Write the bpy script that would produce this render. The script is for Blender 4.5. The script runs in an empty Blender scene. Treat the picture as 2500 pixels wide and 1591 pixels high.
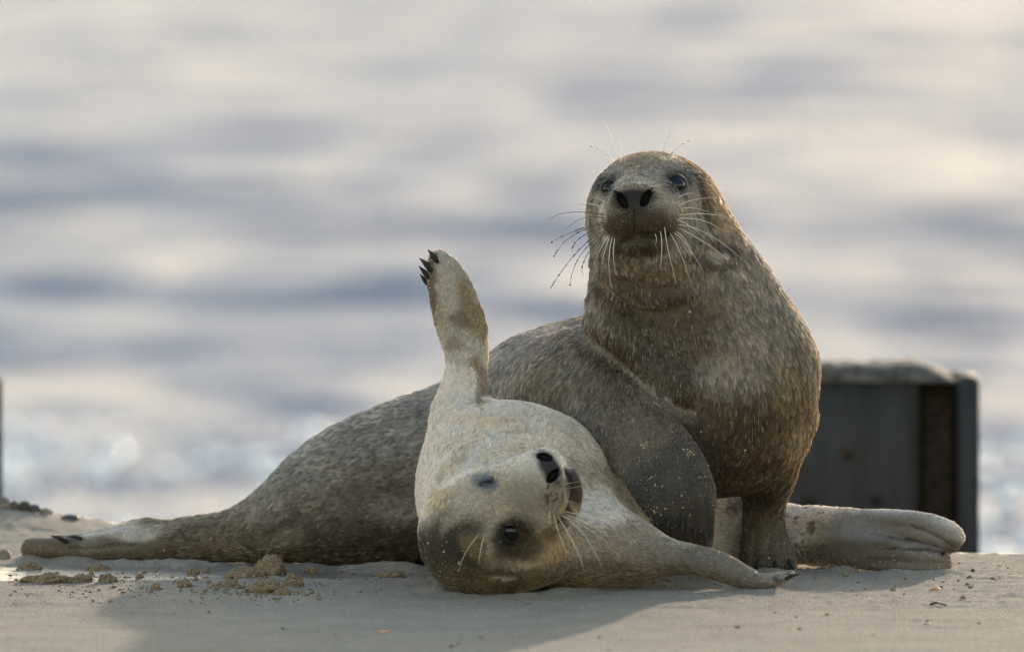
import bpy, bmesh, math, time
import numpy as np
from mathutils import Vector, Matrix

T0 = time.time()
sc = bpy.context.scene
C = sc.collection
R = math.radians

# ------------------------------------------------------------------ camera
DIST, TILT, FOCAL = 25.0, R(3.0), 500.0
PXA = 36.0 / FOCAL / 2500.0            # tangent of one pixel of the 2500 px wide photograph
CEN = np.array([0.0, 0.0, 0.4506])     # point the lens is centred on, in the plane Y = 0
FWD = np.array([0.0, math.cos(TILT), -math.sin(TILT)])
UPV = np.array([0.0, math.sin(TILT), math.cos(TILT)])
CAM = CEN - FWD * DIST
cam_d = bpy.data.cameras.new('camera'); cam = bpy.data.objects.new('camera', cam_d); C.objects.link(cam)
cam_d.lens = FOCAL; cam_d.sensor_width = 36.0; cam_d.clip_start = 1.0; cam_d.clip_end = 20000.0
cam.location = CAM; cam.rotation_euler = (R(90) - TILT, 0, 0)
cam_d.dof.use_dof = True; cam_d.dof.focus_distance = DIST - 0.05; cam_d.dof.aperture_fstop = 4.0
sc.camera = cam

# ------------------------------------------------------------------ world, sun, exposure
SUN_EL, SUN_AZ = R(11.0), R(17.5)      # azimuth clockwise from +Y (the sun stands behind the seals)
w = bpy.data.worlds.new('World'); sc.world = w; w.use_nodes = True
wn = w.node_tree; bg = wn.nodes['Background']
sky = wn.nodes.new('ShaderNodeTexSky'); sky.sky_type = 'NISHITA'; sky.sun_disc = False
sky.sun_elevation = SUN_EL; sky.sun_rotation = SUN_AZ
sky.air_density = 1.2; sky.dust_density = 0.6; sky.ozone_density = 0.3
wn.links.new(sky.outputs[0], bg.inputs[0]); bg.inputs[1].default_value = 0.15
sun_d = bpy.data.lights.new('sun', 'SUN'); sun = bpy.data.objects.new('sun', sun_d); C.objects.link(sun)
sun_d.energy = 1.5; sun_d.angle = R(1.0); sun_d.color = (1.0, 0.83, 0.62)
to_sun = Vector((math.sin(SUN_AZ) * math.cos(SUN_EL), math.cos(SUN_AZ) * math.cos(SUN_EL), math.sin(SUN_EL)))
sun.rotation_euler = to_sun.to_track_quat('Z', 'Y').to_euler(); sun.location = (3, 8, 6)
vs = sc.view_settings
vs.view_transform = 'Standard'; vs.look = 'None'; vs.gamma = 1.0; vs.use_curve_mapping = False; vs.exposure = 1.6
vs.use_white_balance = True; vs.white_balance_temperature = 6550; vs.white_balance_tint = 13
cy = sc.cycles
cy.use_denoising = True
try: cy.denoiser = 'OPENIMAGEDENOISE'
except Exception: pass
cy.max_bounces = 6; cy.diffuse_bounces = 3; cy.glossy_bounces = 3; cy.transmission_bounces = 4
cy.sample_clamp_indirect = 4.0; cy.sample_clamp_direct = 12.0; cy.use_adaptive_sampling = True; cy.adaptive_threshold = 0.006
sc.cycles_curves.shape = 'RIBBONS'

# ------------------------------------------------------------------ helpers
S = 0.00072                            # metres per photograph pixel at Y = 0
F32 = np.float32
def ray(u, v):
    u = np.asarray(u, float); v = np.asarray(v, float)
    dx = (u - 1250.0) * PXA; dy = (795.5 - v) * PXA
    return np.stack([dx, FWD[1] + UPV[1] * dy, FWD[2] + UPV[2] * dy], -1)
def P(u, v, Y):
    r = ray(u, v); t = (Y - CAM[1]) / r[..., 1]
    return CAM + r * np.asarray(t)[..., None]
def G(u, v, z=0.0):
    r = ray(u, v); t = (z - CAM[2]) / r[..., 2]
    return CAM + r * np.asarray(t)[..., None]
def uv_of(p):
    d = np.asarray(p, float) - CAM; f = d @ FWD
    return 1250 + d[..., 0] / f / PXA, 795.5 - (d @ UPV) / f / PXA

def hashf(ix, iy, iz, seed):
    h = (ix.astype(np.int64) * 374761393 + iy.astype(np.int64) * 668265263 + iz.astype(np.int64) * 2147483647 + seed * 974634777) & 0xffffffff
    h = ((h ^ (h >> 13)) * 1274126177) & 0xffffffff
    h = ((h ^ (h >> 16)) * 2246822519) & 0xffffffff
    return ((h ^ (h >> 15)) & 0xffffff).astype(np.float64) / float(0xffffff)
def noise(p, freq, seed=0):
    """smooth value noise in 0..1"""
    q = np.asarray(p, float) * freq
    i = np.floor(q); f = q - i; f = f * f * (3 - 2 * f); i = i.astype(np.int64)
    r = 0
    for a in (0, 1):
        wa = f[:, 0] if a else 1 - f[:, 0]
        for b in (0, 1):
            wb = f[:, 1] if b else 1 - f[:, 1]
            for c in (0, 1):
                wc = f[:, 2] if c else 1 - f[:, 2]
                r = r + wa * wb * wc * hashf(i[:, 0] + a, i[:, 1] + b, i[:, 2] + c, seed)
    return r
def fbm(p, freq, octv=3, seed=0):
    r = 0; a = 1.0; s = 0
    for o in range(octv):
        r = r + a * noise(p, freq * 2 ** o, seed + 17 * o); s += a; a *= 0.5
    return r / s
def sm(x, a, b):
    t = np.clip((x - a) / (b - a), 0, 1); return t * t * (3 - 2 * t)
def srgb(r, g, b):
    return tuple(((c / 255) / 12.92 if c / 255 <= 0.04045 else ((c / 255 + 0.055) / 1.055) ** 2.4) for c in (r, g, b))

def mesh_obj(name, verts, faces, mat=None, parent=None, smooth=True):
    me = bpy.data.meshes.new(name)
    if isinstance(verts, np.ndarray): verts = verts.tolist()
    if isinstance(faces, np.ndarray): faces = faces.tolist()
    me.from_pydata(verts, [], faces); me.update()
    if smooth: me.polygons.foreach_set('use_smooth', [True] * len(me.polygons))
    o = bpy.data.objects.new(name, me); C.objects.link(o)
    if mat: me.materials.append(mat)
    if parent: o.parent = parent
    return o
def bm_obj(name, bm, mat=None, parent=None, smooth=True):
    me = bpy.data.meshes.new(name); bm.to_mesh(me); bm.free()
    if smooth: me.polygons.foreach_set('use_smooth', [True] * len(me.polygons))
    o = bpy.data.objects.new(name, me); C.objects.link(o)
    if mat: me.materials.append(mat)
    if parent: o.parent = parent
    return o
def tag(o, label=None, cat=None, group=None, kind=None):
    for k, v in (('label', label), ('category', cat), ('group', group), ('kind', kind)):
        if v: o[k] = v
    return o
def catmull(pts, n):
    """resample rows (any number of columns) with n steps per span"""
    p = np.asarray(pts, float); q = np.vstack([2 * p[0] - p[1], p, 2 * p[-1] - p[-2]]); out = []
    for i in range(1, len(q) - 2):
        for t in np.arange(n) / n:
            out.append(0.5 * (2 * q[i] + (q[i + 1] - q[i - 1]) * t + (2 * q[i - 1] - 5 * q[i] + 4 * q[i + 1] - q[i + 2]) * t * t
                       + (3 * q[i] - q[i - 1] - 3 * q[i + 1] + q[i + 2]) * t ** 3))
    out.append(p[-1]); return np.array(out)
def tube_mesh(pts, rad, sides=5):
    """verts, faces of a tapered tube along pts"""
    pts = np.asarray(pts, float); n = len(pts); vs_, fs = [], []
    for i in range(n):
        t = pts[min(i + 1, n - 1)] - pts[max(i - 1, 0)]; t /= np.linalg.norm(t) + 1e-12
        a = np.cross(t, [0.3, 0.9, 0.31]); a /= np.linalg.norm(a); b = np.cross(t, a)
        for k in range(sides):
            an = 2 * math.pi * k / sides
            vs_.append(pts[i] + rad[i] * (a * math.cos(an) + b * math.sin(an)))
    for i in range(n - 1):
        for k in range(sides):
            fs.append((i * sides + k, i * sides + (k + 1) % sides, (i + 1) * sides + (k + 1) % sides, (i + 1) * sides + k))
    fs.append(tuple(range(sides))[::-1]); fs.append(tuple((n - 1) * sides + k for k in range(sides)))
    return vs_, fs

# ------------------------------------------------------------------ implicit surfaces
BIG = F32(1.0)
def _ellip(a, b, c, ra, rb, rc):
    a2, b2, c2 = a / ra, b / rb, c / rc
    k0 = np.sqrt(a2 * a2 + b2 * b2 + c2 * c2); a2 = a2 / ra; b2 = b2 / rb; c2 = c2 / rc
    k1 = np.sqrt(a2 * a2 + b2 * b2 + c2 * c2) + 1e-9
    return k0 * (k0 - 1) / k1
class SDF:
    def __init__(s): s.ops = []
    def copy(s):
        n = SDF(); n.ops = list(s.ops); return n
    def ell(s, c, r, rot=None, k=0.03, op='u'):
        c = np.asarray(c, float); r = np.asarray(r, float)
        M = np.eye(3) if rot is None else np.asarray(rot, float)      # rows: local axes
        ext = np.abs(M.T) @ r
        def f(x, y, z, c=c, r=r, M=M):
            x = x - c[0]; y = y - c[1]; z = z - c[2]
            return _ellip(M[0, 0] * x + M[0, 1] * y + M[0, 2] * z, M[1, 0] * x + M[1, 1] * y + M[1, 2] * z, M[2, 0] * x + M[2, 1] * y + M[2, 2] * z, *r)
        s.ops.append((op, [(c - ext, c + ext, f)], k)); return s
    def tube(s, st, hint=(0, -1, 0), k=0.03, n=3, cap=None, op='u'):
        """st rows: u, v, Y, half width px (across), half thickness px (along hint)"""
        st = np.asarray(st, float)
        q = catmull(np.column_stack([P(st[:, 0], st[:, 1], st[:, 2]), st[:, 3:5] * S]), n)
        s.tube3(q, hint, k, cap, op); return s
    def tube3(s, q, hint=(0, -1, 0), k=0.03, cap=None, op='u'):
        pos, ra = q[:, :3], np.maximum(q[:, 3:5], 0.002); parts = []; N = len(q); hint = np.asarray(hint, float)
        tan = np.gradient(pos, axis=0); tan /= np.linalg.norm(tan, axis=1)[:, None]
        U = np.cross(tan, hint); U /= np.linalg.norm(U, axis=1)[:, None]; V = np.cross(U, tan)
        for i in range(N - 1):
            A, B = pos[i], pos[i + 1]; m = max(ra[i].max(), ra[i + 1].max())
            def f(x, y, z, A=A, d=B - A, L=float((B - A) @ (B - A)), U0=U[i], U1=U[i + 1], V0=V[i], V1=V[i + 1], T=(B - A) / np.linalg.norm(B - A), r0=ra[i], r1=ra[i + 1]):
                x = x - A[0]; y = y - A[1]; z = z - A[2]
                t = np.clip((x * d[0] + y * d[1] + z * d[2]) / L, 0, 1)
                x = x - t * d[0]; y = y - t * d[1]; z = z - t * d[2]
                a = x * (U0[0] + t * (U1[0] - U0[0])) + y * (U0[1] + t * (U1[1] - U0[1])) + z * (U0[2] + t * (U1[2] - U0[2]))
                b = x * (V0[0] + t * (V1[0] - V0[0])) + y * (V0[1] + t * (V1[1] - V0[1])) + z * (V0[2] + t * (V1[2] - V0[2]))
                e = x * T[0] + y * T[1] + z * T[2]
                rA = r0[0] + t * (r1[0] - r0[0]); rB = r0[1] + t * (r1[1] - r0[1])
                return _ellip(a, b, e, rA, rB, np.minimum(rA, rB) if cap is None else cap)
            parts.append((np.minimum(A, B) - m, np.maximum(A, B) + m, f))
        s.ops.append((op, parts, k)); return s
    def groove(s, pts, amp, wid):
        """carve (amp > 0) or raise (amp < 0) along a polyline; amp fades at both ends"""
        pts = np.asarray(pts, float); N = len(pts); parts = []
        am = np.ones(N) * amp
        if N > 2: am[0] = am[-1] = 0
        for i in range(N - 1):
            A, B = pts[i], pts[i + 1]
            def f(x, y, z, A=A, d=B - A, L=float((B - A) @ (B - A)) + 1e-12, a0=am[i], a1=am[i + 1]):
                x = x - A[0]; y = y - A[1]; z = z - A[2]
                t = np.clip((x * d[0] + y * d[1] + z * d[2]) / L, 0, 1)
                x = x - t * d[0]; y = y - t * d[1]; z = z - t * d[2]
                return (a0 + t * (a1 - a0)) * np.exp(-(x * x + y * y + z * z) / (wid * wid))
            parts.append((np.minimum(A, B) - 2.5 * wid, np.maximum(A, B) + 2.5 * wid, f))
        s.ops.append(('g', parts, amp)); return s
    @staticmethod
    def _comb(D, E, op, k):
        if op == 'u':
            h = np.maximum(k - np.abs(D - E), 0) / k; return np.minimum(D, E) - h * h * k * 0.25
        h = np.maximum(k - np.abs(D + E), 0) / k; return np.maximum(D, -E) + h * h * k * 0.25
    def near(s, p, pad):
        """which points each primitive can reach, to be reused while the points move less than pad"""
        p = np.asarray(p, F32); out = []
        for op, parts, k in s.ops:
            mg = pad if op == 'g' else 0.04 + k + pad
            out.append([np.where(np.all((p > lo - mg) & (p < hi + mg), 1))[0] for lo, hi, f in parts])
        return out
    def points(s, p, near=None):
        p = np.asarray(p, F32); x, y, z = p[:, 0].copy(), p[:, 1].copy(), p[:, 2].copy()
        if near is not None:
            D = np.full(len(p), BIG, F32)
            for (op, parts, k), lst in zip(s.ops, near):
                if op == 'g':
                    E = np.zeros(len(p), F32)
                    for (lo, hi, f), m in zip(parts, lst):
                        if len(m):
                            e = f(x[m], y[m], z[m]); E[m] = np.where(np.abs(e) > np.abs(E[m]), e, E[m])
                    D = D + E
                else:
                    E = np.full(len(p), BIG, F32); al = []
                    for (lo, hi, f), m in zip(parts, lst):
                        if len(m): E[m] = np.minimum(E[m], f(x[m], y[m], z[m])); al.append(m)
                    if al:
                        al = np.unique(np.concatenate(al)); D[al] = s._comb(D[al], E[al], op, k)
            return D
        D = np.full(len(p), BIG, F32)
        for op, parts, k in s.ops:
            mg = 0.04 + (k if op != 'g' else 0); E = np.full(len(p), BIG if op != 'g' else 0, F32)
            for lo, hi, f in parts:
                if op == 'g': m = np.all((p > lo) & (p < hi), 1)
                else: m = np.all((p > lo - mg) & (p < hi + mg), 1)
                if not m.any(): continue
                e = f(x[m], y[m], z[m])
                if op == 'g': E[m] = np.where(np.abs(e) > np.abs(E[m]), e, E[m])
                else: E[m] = np.minimum(E[m], e)
            D = D + E if op == 'g' else s._comb(D, E, op, k)
        return D
    def grid(s, lo, hi, h):
        ax = [np.arange(lo[i], hi[i] + h, h, dtype=F32) for i in range(3)]
        D = np.full([len(a) for a in ax], BIG, F32)
        for op, parts, k in s.ops:
            if op == 'g': continue
            mg = 3 * h + k; boxes = []
            for lo_, hi_, f in parts:
                boxes.append([(max(0, int(np.searchsorted(ax[i], lo_[i] - mg))), int(np.searchsorted(ax[i], hi_[i] + mg))) for i in range(3)])
            b0 = [min(b[i][0] for b in boxes) for i in range(3)]; b1 = [max(b[i][1] for b in boxes) for i in range(3)]
            if any(b1[i] <= b0[i] for i in range(3)): continue
            E = np.full([b1[i] - b0[i] for i in range(3)], BIG, F32)
            for (lo_, hi_, f), b in zip(parts, boxes):
                if any(b[i][1] <= b[i][0] for i in range(3)): continue
                sl = tuple(slice(b[i][0] - b0[i], b[i][1] - b0[i]) for i in range(3))
                e = f(ax[0][b[0][0]:b[0][1], None, None], ax[1][None, b[1][0]:b[1][1], None], ax[2][None, None, b[2][0]:b[2][1]])
                E[sl] = np.minimum(E[sl], e)
            sl = tuple(slice(b0[i], b1[i]) for i in range(3))
            D[sl] = s._comb(D[sl], E, op, k)
        return D
    def grad(s, p, e=0.0012, near=None):
        p = np.asarray(p, float); g = np.zeros_like(p)
        for t in ((1, -1, -1), (-1, -1, 1), (-1, 1, -1), (1, 1, 1)):
            t = np.array(t, float); g += t * s.points(p + t * e, near)[:, None].astype(float)
        return g / (4 * e)
    def hit(s, u, v, y0=-0.75, y1=0.95, n=240):
        """first surface point on the line of sight through each pixel (nan where missed)"""
        u = np.atleast_1d(u).astype(float); v = np.atleast_1d(v).astype(float); ys = np.linspace(y0, y1, n); N = len(u)
        q = P(np.repeat(u, n), np.repeat(v, n), np.tile(ys, N)); ins = (s.points(q) < 0).reshape(N, n)
        ok = ins.any(1); j = np.maximum(ins.argmax(1), 1); lo, hi = ys[j - 1].copy(), ys[j].copy()
        for _ in range(8):
            mid = (lo + hi) / 2; m = s.points(P(u, v, mid)) < 0; hi = np.where(m, mid, hi); lo = np.where(m, lo, mid)
        out = P(u, v, hi); out[~ok] = np.nan; return out
def surface_nets(D, lo, h):
    neg = D < 0; n = D.shape
    cnt = np.zeros([k - 1 for k in n], np.int8)
    off = [(a, b, c) for a in (0, 1) for b in (0, 1) for c in (0, 1)]
    for a, b, c in off: cnt += neg[a:n[0] - 1 + a, b:n[1] - 1 + b, c:n[2] - 1 + c]
    act = np.argwhere((cnt > 0) & (cnt < 8)); ids = np.full([k - 1 for k in n], -1, np.int64)
    ids[act[:, 0], act[:, 1], act[:, 2]] = np.arange(len(act))
    pos = np.zeros((len(act), 3)); num = np.zeros(len(act))
    val = {o: D[act[:, 0] + o[0], act[:, 1] + o[1], act[:, 2] + o[2]].astype(float) for o in off}
    for o in off:
        for axx in range(3):
            if o[axx]: continue
            o2 = list(o); o2[axx] = 1; o2 = tuple(o2)
            d0, d1 = val[o], val[o2]; m = (d0 < 0) != (d1 < 0)
            t = np.where(m, d0 / np.where(m, d0 - d1, 1), 0); e = np.tile(np.array(o, float), (len(act), 1)); e[:, axx] = t
            pos[m] += e[m]; num[m] += 1
    pos = (act + pos / num[:, None]) * h + np.asarray(lo)
    quads = []
    for axx in range(3):
        a, b = [(1, 2), (2, 0), (0, 1)][axx]
        s0 = [slice(None)] * 3; s1 = [slice(None)] * 3; s0[axx] = slice(0, -1); s1[axx] = slice(1, None)
        e = np.argwhere(neg[tuple(s0)] != neg[tuple(s1)])
        e = e[(e[:, a] > 0) & (e[:, b] > 0) & (e[:, a] < n[a] - 1) & (e[:, b] < n[b] - 1)]
        fl = neg[e[:, 0], e[:, 1], e[:, 2]]
        def cid(da, db):
            q = e.copy(); q[:, a] += da; q[:, b] += db; return ids[q[:, 0], q[:, 1], q[:, 2]]
        qd = np.column_stack([cid(-1, -1), cid(0, -1), cid(0, 0), cid(-1, 0)])
        qd[~fl] = qd[~fl][:, ::-1]; quads.append(qd)
    return pos, np.vstack(quads)

def build_mesh(sdf, lo, hi, h, refine=(), name='body', keep=()):
    D = sdf.grid(np.array(lo), np.array(hi), h); pos, quads = surface_nets(D, lo, h)
    del D
    me = bpy.data.meshes.new(name); me.from_pydata(pos.tolist(), [], quads.tolist()); me.update()
    bm = bmesh.new(); bm.from_mesh(me)
    for (c, r, lev) in refine:
        c = Vector(c)
        for _ in range(lev):
            ed = [e for e in bm.edges if (e.verts[0].co - c).length < r and (e.verts[1].co - c).length < r]
            bmesh.ops.subdivide_edges(bm, edges=ed, cuts=1, use_grid_fill=True)
    bmesh.ops.triangulate(bm, faces=[f for f in bm.faces if len(f.verts) > 4])
    bm.to_mesh(me); bm.free()
    n = len(me.vertices); co = np.empty(n * 3); me.vertices.foreach_get('co', co); co = co.reshape(-1, 3)
    nr = sdf.near(co, 0.012)
    for it in range(2):
        d = sdf.points(co, nr).astype(float); g = sdf.grad(co, near=nr); g2 = np.maximum((g * g).sum(1), 0.15)
        stp = -(d / g2)[:, None] * g; ln = np.linalg.norm(stp, axis=1); stp *= np.minimum(1, 0.006 / (ln + 1e-9))[:, None]
        co = co + stp
    # even out the faint rings of the swept tubes, leaving the faces crisp
    ne = len(me.edges); ed = np.empty(ne * 2, np.int32); me.edges.foreach_get('vertices', ed); ed = ed.reshape(-1, 2)
    deg = np.bincount(ed.ravel(), minlength=n).astype(float); wt = np.ones(n)
    for (c, r) in keep: wt *= sm(np.linalg.norm(co - np.asarray(c), axis=1), r * .8, r * 1.3)
    for it in range(8):
        acc = np.stack([np.bincount(ed[:, 0], co[ed[:, 1], a], n) + np.bincount(ed[:, 1], co[ed[:, 0], a], n) for a in range(3)], 1) / deg[:, None]
        co = co + (acc - co) * ((0.5 if it % 2 == 0 else -0.44) * wt)[:, None]
    me.vertices.foreach_set('co', co.ravel()); me.update()
    me.polygons.foreach_set('use_smooth', [True] * len(me.polygons))
    return me
def mesh_arrays(me):
    n = len(me.vertices); co = np.empty(n * 3); me.vertices.foreach_get('co', co)
    no = np.empty(n * 3); me.vertex_normals.foreach_get('vector', no)
    me.calc_loop_triangles(); tr = np.empty(len(me.loop_triangles) * 3, np.int32); me.loop_triangles.foreach_get('vertices', tr)
    return co.reshape(-1, 3), no.reshape(-1, 3), tr.reshape(-1, 3)
# ------------------------------------------------------------------ materials
def mat(name):
    m = bpy.data.materials.new(name); m.use_nodes = True; nt = m.node_tree
    return m, nt, nt.nodes['Principled BSDF'], nt.nodes['Material Output']
def nd(nt, typ, **kw):
    n = nt.nodes.new(typ)
    for k, v in kw.items():
        if k in n.inputs.keys(): n.inputs[k].default_value = v
        else: setattr(n, k, v)
    return n
def ramp(nt, fac, stops):
    r = nt.nodes.new('ShaderNodeValToRGB'); e = r.color_ramp.elements
    while len(e) < len(stops): e.new(0.5)
    for q, (p, c) in zip(e, stops): q.position = p; q.color = (*c, 1)
    nt.links.new(fac, r.inputs[0]); return r
def objcoord(nt):
    return nt.nodes.new('ShaderNodeTexCoord').outputs['Object']
def noise_n(nt, vec, scale, detail=3.0, rough=0.55):
    n = nd(nt, 'ShaderNodeTexNoise', Scale=scale, Detail=detail, Roughness=rough)
    if vec is not None: nt.links.new(vec, n.inputs['Vector'])
    return n.outputs['Fac']
def bump(nt, h, strength, dist, nrm=None):
    b = nd(nt, 'ShaderNodeBump', Strength=strength, Distance=dist); nt.links.new(h, b.inputs['Height'])
    if nrm: nt.links.new(nrm, b.inputs['Normal'])
    return b.outputs['Normal']
def plain(name, col, rough=0.6, var=0.3, scale=60, spec=0.4, bdist=0.001):
    m, nt, b, o = mat(name); v = objcoord(nt); f = noise_n(nt, v, scale)
    r = ramp(nt, f, [(0.3, tuple(c * (1 - var) for c in col)), (0.7, tuple(min(1, c * (1 + var)) for c in col))])
    nt.links.new(r.outputs[0], b.inputs['Base Color']); b.inputs['Roughness'].default_value = rough
    b.inputs['Specular IOR Level'].default_value = spec
    nt.links.new(bump(nt, noise_n(nt, v, scale * 3), 0.6, bdist), b.inputs['Normal']); return m

# sand: pale grains with darker ones between; wet where the attribute "wet" says so
m_sand, nt, b, o = mat('sand'); v = objcoord(nt)
g1 = noise_n(nt, v, 620, 2.0, 0.7); g2 = noise_n(nt, v, 7, 4.0); g3 = noise_n(nt, v, 210, 3.0)
c1 = ramp(nt, g1, [(0.30, (.10, .08, .06)), (0.44, (.34, .29, .23)), (0.60, (.43, .37, .295)), (0.74, (.64, .57, .48))])
c2 = ramp(nt, g2, [(0.3, (.80, .78, .76)), (0.7, (1, 1, 1))])
c3 = ramp(nt, g3, [(0.34, (.62, .60, .58)), (0.5, (1, 1, 1))])
mx = nd(nt, 'ShaderNodeMixRGB', blend_type='MULTIPLY'); mx.inputs[0].default_value = 1
m0 = nd(nt, 'ShaderNodeMixRGB', blend_type='MULTIPLY'); m0.inputs[0].default_value = 1
nt.links.new(c1.outputs[0], m0.inputs[1]); nt.links.new(c3.outputs[0], m0.inputs[2])
nt.links.new(m0.outputs[0], mx.inputs[1]); nt.links.new(c2.outputs[0], mx.inputs[2])
wt = nd(nt, 'ShaderNodeAttribute', attribute_name='wet')
wn_ = noise_n(nt, v, 26, 4.0, 0.65)
wm = nd(nt, 'ShaderNodeMath', operation='MULTIPLY_ADD'); nt.links.new(wn_, wm.inputs[0]); wm.inputs[1].default_value = 1.3; wm.inputs[2].default_value = -.65
wa = nd(nt, 'ShaderNodeMath', operation='ADD'); nt.links.new(wt.outputs['Fac'], wa.inputs[0]); nt.links.new(wm.outputs[0], wa.inputs[1])
wr = ramp(nt, wa.outputs[0], [(0.42, (0, 0, 0)), (0.62, (1, 1, 1))])
dk = nd(nt, 'ShaderNodeMixRGB', blend_type='MULTIPLY'); nt.links.new(wr.outputs[0], dk.inputs[0]); nt.links.new(mx.outputs[0], dk.inputs[1]); dk.inputs[2].default_value = (.62, .60, .60, 1)
nt.links.new(dk.outputs[0], b.inputs['Base Color'])
rr = nd(nt, 'ShaderNodeMapRange'); nt.links.new(wr.outputs[0], rr.inputs[0]); rr.inputs[3].default_value = .85; rr.inputs[4].default_value = .30
nt.links.new(rr.outputs[0], b.inputs['Roughness']); b.inputs['Specular IOR Level'].default_value = .4
nt.links.new(bump(nt, g1, 1.0, .0035, bump(nt, g3, 1.0, .007)), b.inputs['Normal'])
m_clump = plain('damp_sand', (.215, .155, .095), .9, .45, 300, .15, .003)
m_grain = plain('sand_grain', (.40, .32, .21), .8, .3, 300)
m_shell = plain('shell', (.45, .22, .10), .5, .3, 80)
m_dark = plain('dark_pebble', (.05, .045, .04), .5, .4, 80)
m_stone = plain('stone', (.16, .13, .10), .7, .4, 40)
m_weed = plain('dry_weed', (.05, .035, .02), .7, .4, 90)

# sea
m_sea, nt, b, o = mat('sea_water'); v = objcoord(nt)
b.inputs['Base Color'].default_value = (.155, .165, .215, 1); b.inputs['Roughness'].default_value = .39; b.inputs['Specular IOR Level'].default_value = .32; b.inputs['IOR'].default_value = 1.33
mp = nd(nt, 'ShaderNodeMapping'); mp.inputs['Scale'].default_value = (1, 2.2, 1); nt.links.new(v, mp.inputs['Vector'])
nt.links.new(bump(nt, noise_n(nt, mp.outputs[0], 5.0, 4.0, .6), .9, .07), b.inputs['Normal'])
m_foam, nt, b, o = mat('foam')
b.inputs['Base Color'].default_value = (.80, .81, .82, 1); b.inputs['Roughness'].default_value = .35; b.inputs['Subsurface Weight'].default_value = .0

# rusty steel of the groyne piles
m_steel, nt, b, o = mat('weathered_steel'); v = objcoord(nt)
n1 = noise_n(nt, v, 9, 5.0, .6); n2 = noise_n(nt, v, 55, 4.0, .7)
mpv = nd(nt, 'ShaderNodeMapping'); mpv.inputs['Scale'].default_value = (1, 1, .12); nt.links.new(v, mpv.inputs['Vector'])
n3 = noise_n(nt, mpv.outputs[0], 22, 4.0, .6); r3 = ramp(nt, n3, [(0.38, (.55, .5, .45)), (0.5, (.8, .8, .8)), (0.64, (.95, .93, .9))])
r1 = ramp(nt, n1, [(0.35, (.020, .019, .019)), (0.55, (.028, .026, .026)), (0.72, (.026, .018, .012))])
r2 = ramp(nt, n2, [(0.3, (.6, .6, .6)), (0.7, (1.1, 1.1, 1.1))])
mx = nd(nt, 'ShaderNodeMixRGB', blend_type='MULTIPLY'); mx.inputs[0].default_value = 1
m3 = nd(nt, 'ShaderNodeMixRGB', blend_type='MULTIPLY'); m3.inputs[0].default_value = 1; nt.links.new(r1.outputs[0], m3.inputs[1]); nt.links.new(r3.outputs[0], m3.inputs[2])
nt.links.new(m3.outputs[0], mx.inputs[1]); nt.links.new(r2.outputs[0], mx.inputs[2]); nt.links.new(mx.outputs[0], b.inputs['Base Color'])
b.inputs['Roughness'].default_value = .75; nt.links.new(bump(nt, n2, .5, .004), b.inputs['Normal'])
m_rust = plain('rust', (.030, .019, .012), .85, .5, 50, .2, .004)
m_cap = plain('salt_crusted_top', (.075, .066, .056), .8, .6, 40, .3, .01)

# seals
def fur_mat(name, transl):
    m, nt, b, o = mat(name)
    a = nd(nt, 'ShaderNodeAttribute', attribute_name='col'); nt.links.new(a.outputs['Color'], b.inputs['Base Color'])
    b.inputs['Roughness'].default_value = .40; b.inputs['Specular IOR Level'].default_value = .6
    t = nd(nt, 'ShaderNodeBsdfTranslucent'); nt.links.new(a.outputs['Color'], t.inputs[0])
    mix = nd(nt, 'ShaderNodeMixShader'); mix.inputs[0].default_value = transl
    nt.links.new(b.outputs[0], mix.inputs[1]); nt.links.new(t.outputs[0], mix.inputs[2]); nt.links.new(mix.outputs[0], o.inputs[0]); return m
m_fur = fur_mat('seal_fur', .42)
m_skin, nt, b, o = mat('seal_skin'); v = objcoord(nt)
a = nd(nt, 'ShaderNodeAttribute', attribute_name='col')
f = ramp(nt, noise_n(nt, v, 170, 4.0, .7), [(0.3, (.42, .42, .42)), (0.7, (.66, .66, .66))])
mx = nd(nt, 'ShaderNodeMixRGB', blend_type='MULTIPLY'); mx.inputs[0].default_value = 1
nt.links.new(a.outputs['Color'], mx.inputs[1]); nt.links.new(f.outputs[0], mx.inputs[2]); nt.links.new(mx.outputs[0], b.inputs['Base Color'])
b.inputs['Roughness'].default_value = .62; b.inputs['Specular IOR Level'].default_value = .22; nt.links.new(bump(nt, noise_n(nt, v, 420, 3.0, .7), .6, .002), b.inputs['Normal'])
m_eye, nt, b, o = mat('eye'); b.inputs['Base Color'].default_value = (.006, .005, .005, 1); b.inputs['Roughness'].default_value = .04; b.inputs['IOR'].default_value = 1.38
m_claw = plain('claw', (.030, .026, .024), .75, .3, 300, .15, .0005)
m_whisker, nt, b, o = mat('whisker'); b.inputs['Base Color'].default_value = (.62, .55, .42, 1); b.inputs['Roughness'].default_value = .35
m_whisker_d, nt, b, o = mat('sandy_whisker'); b.inputs['Base Color'].default_value = (.06, .05, .04, 1); b.inputs['Roughness'].default_value = .5
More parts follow.
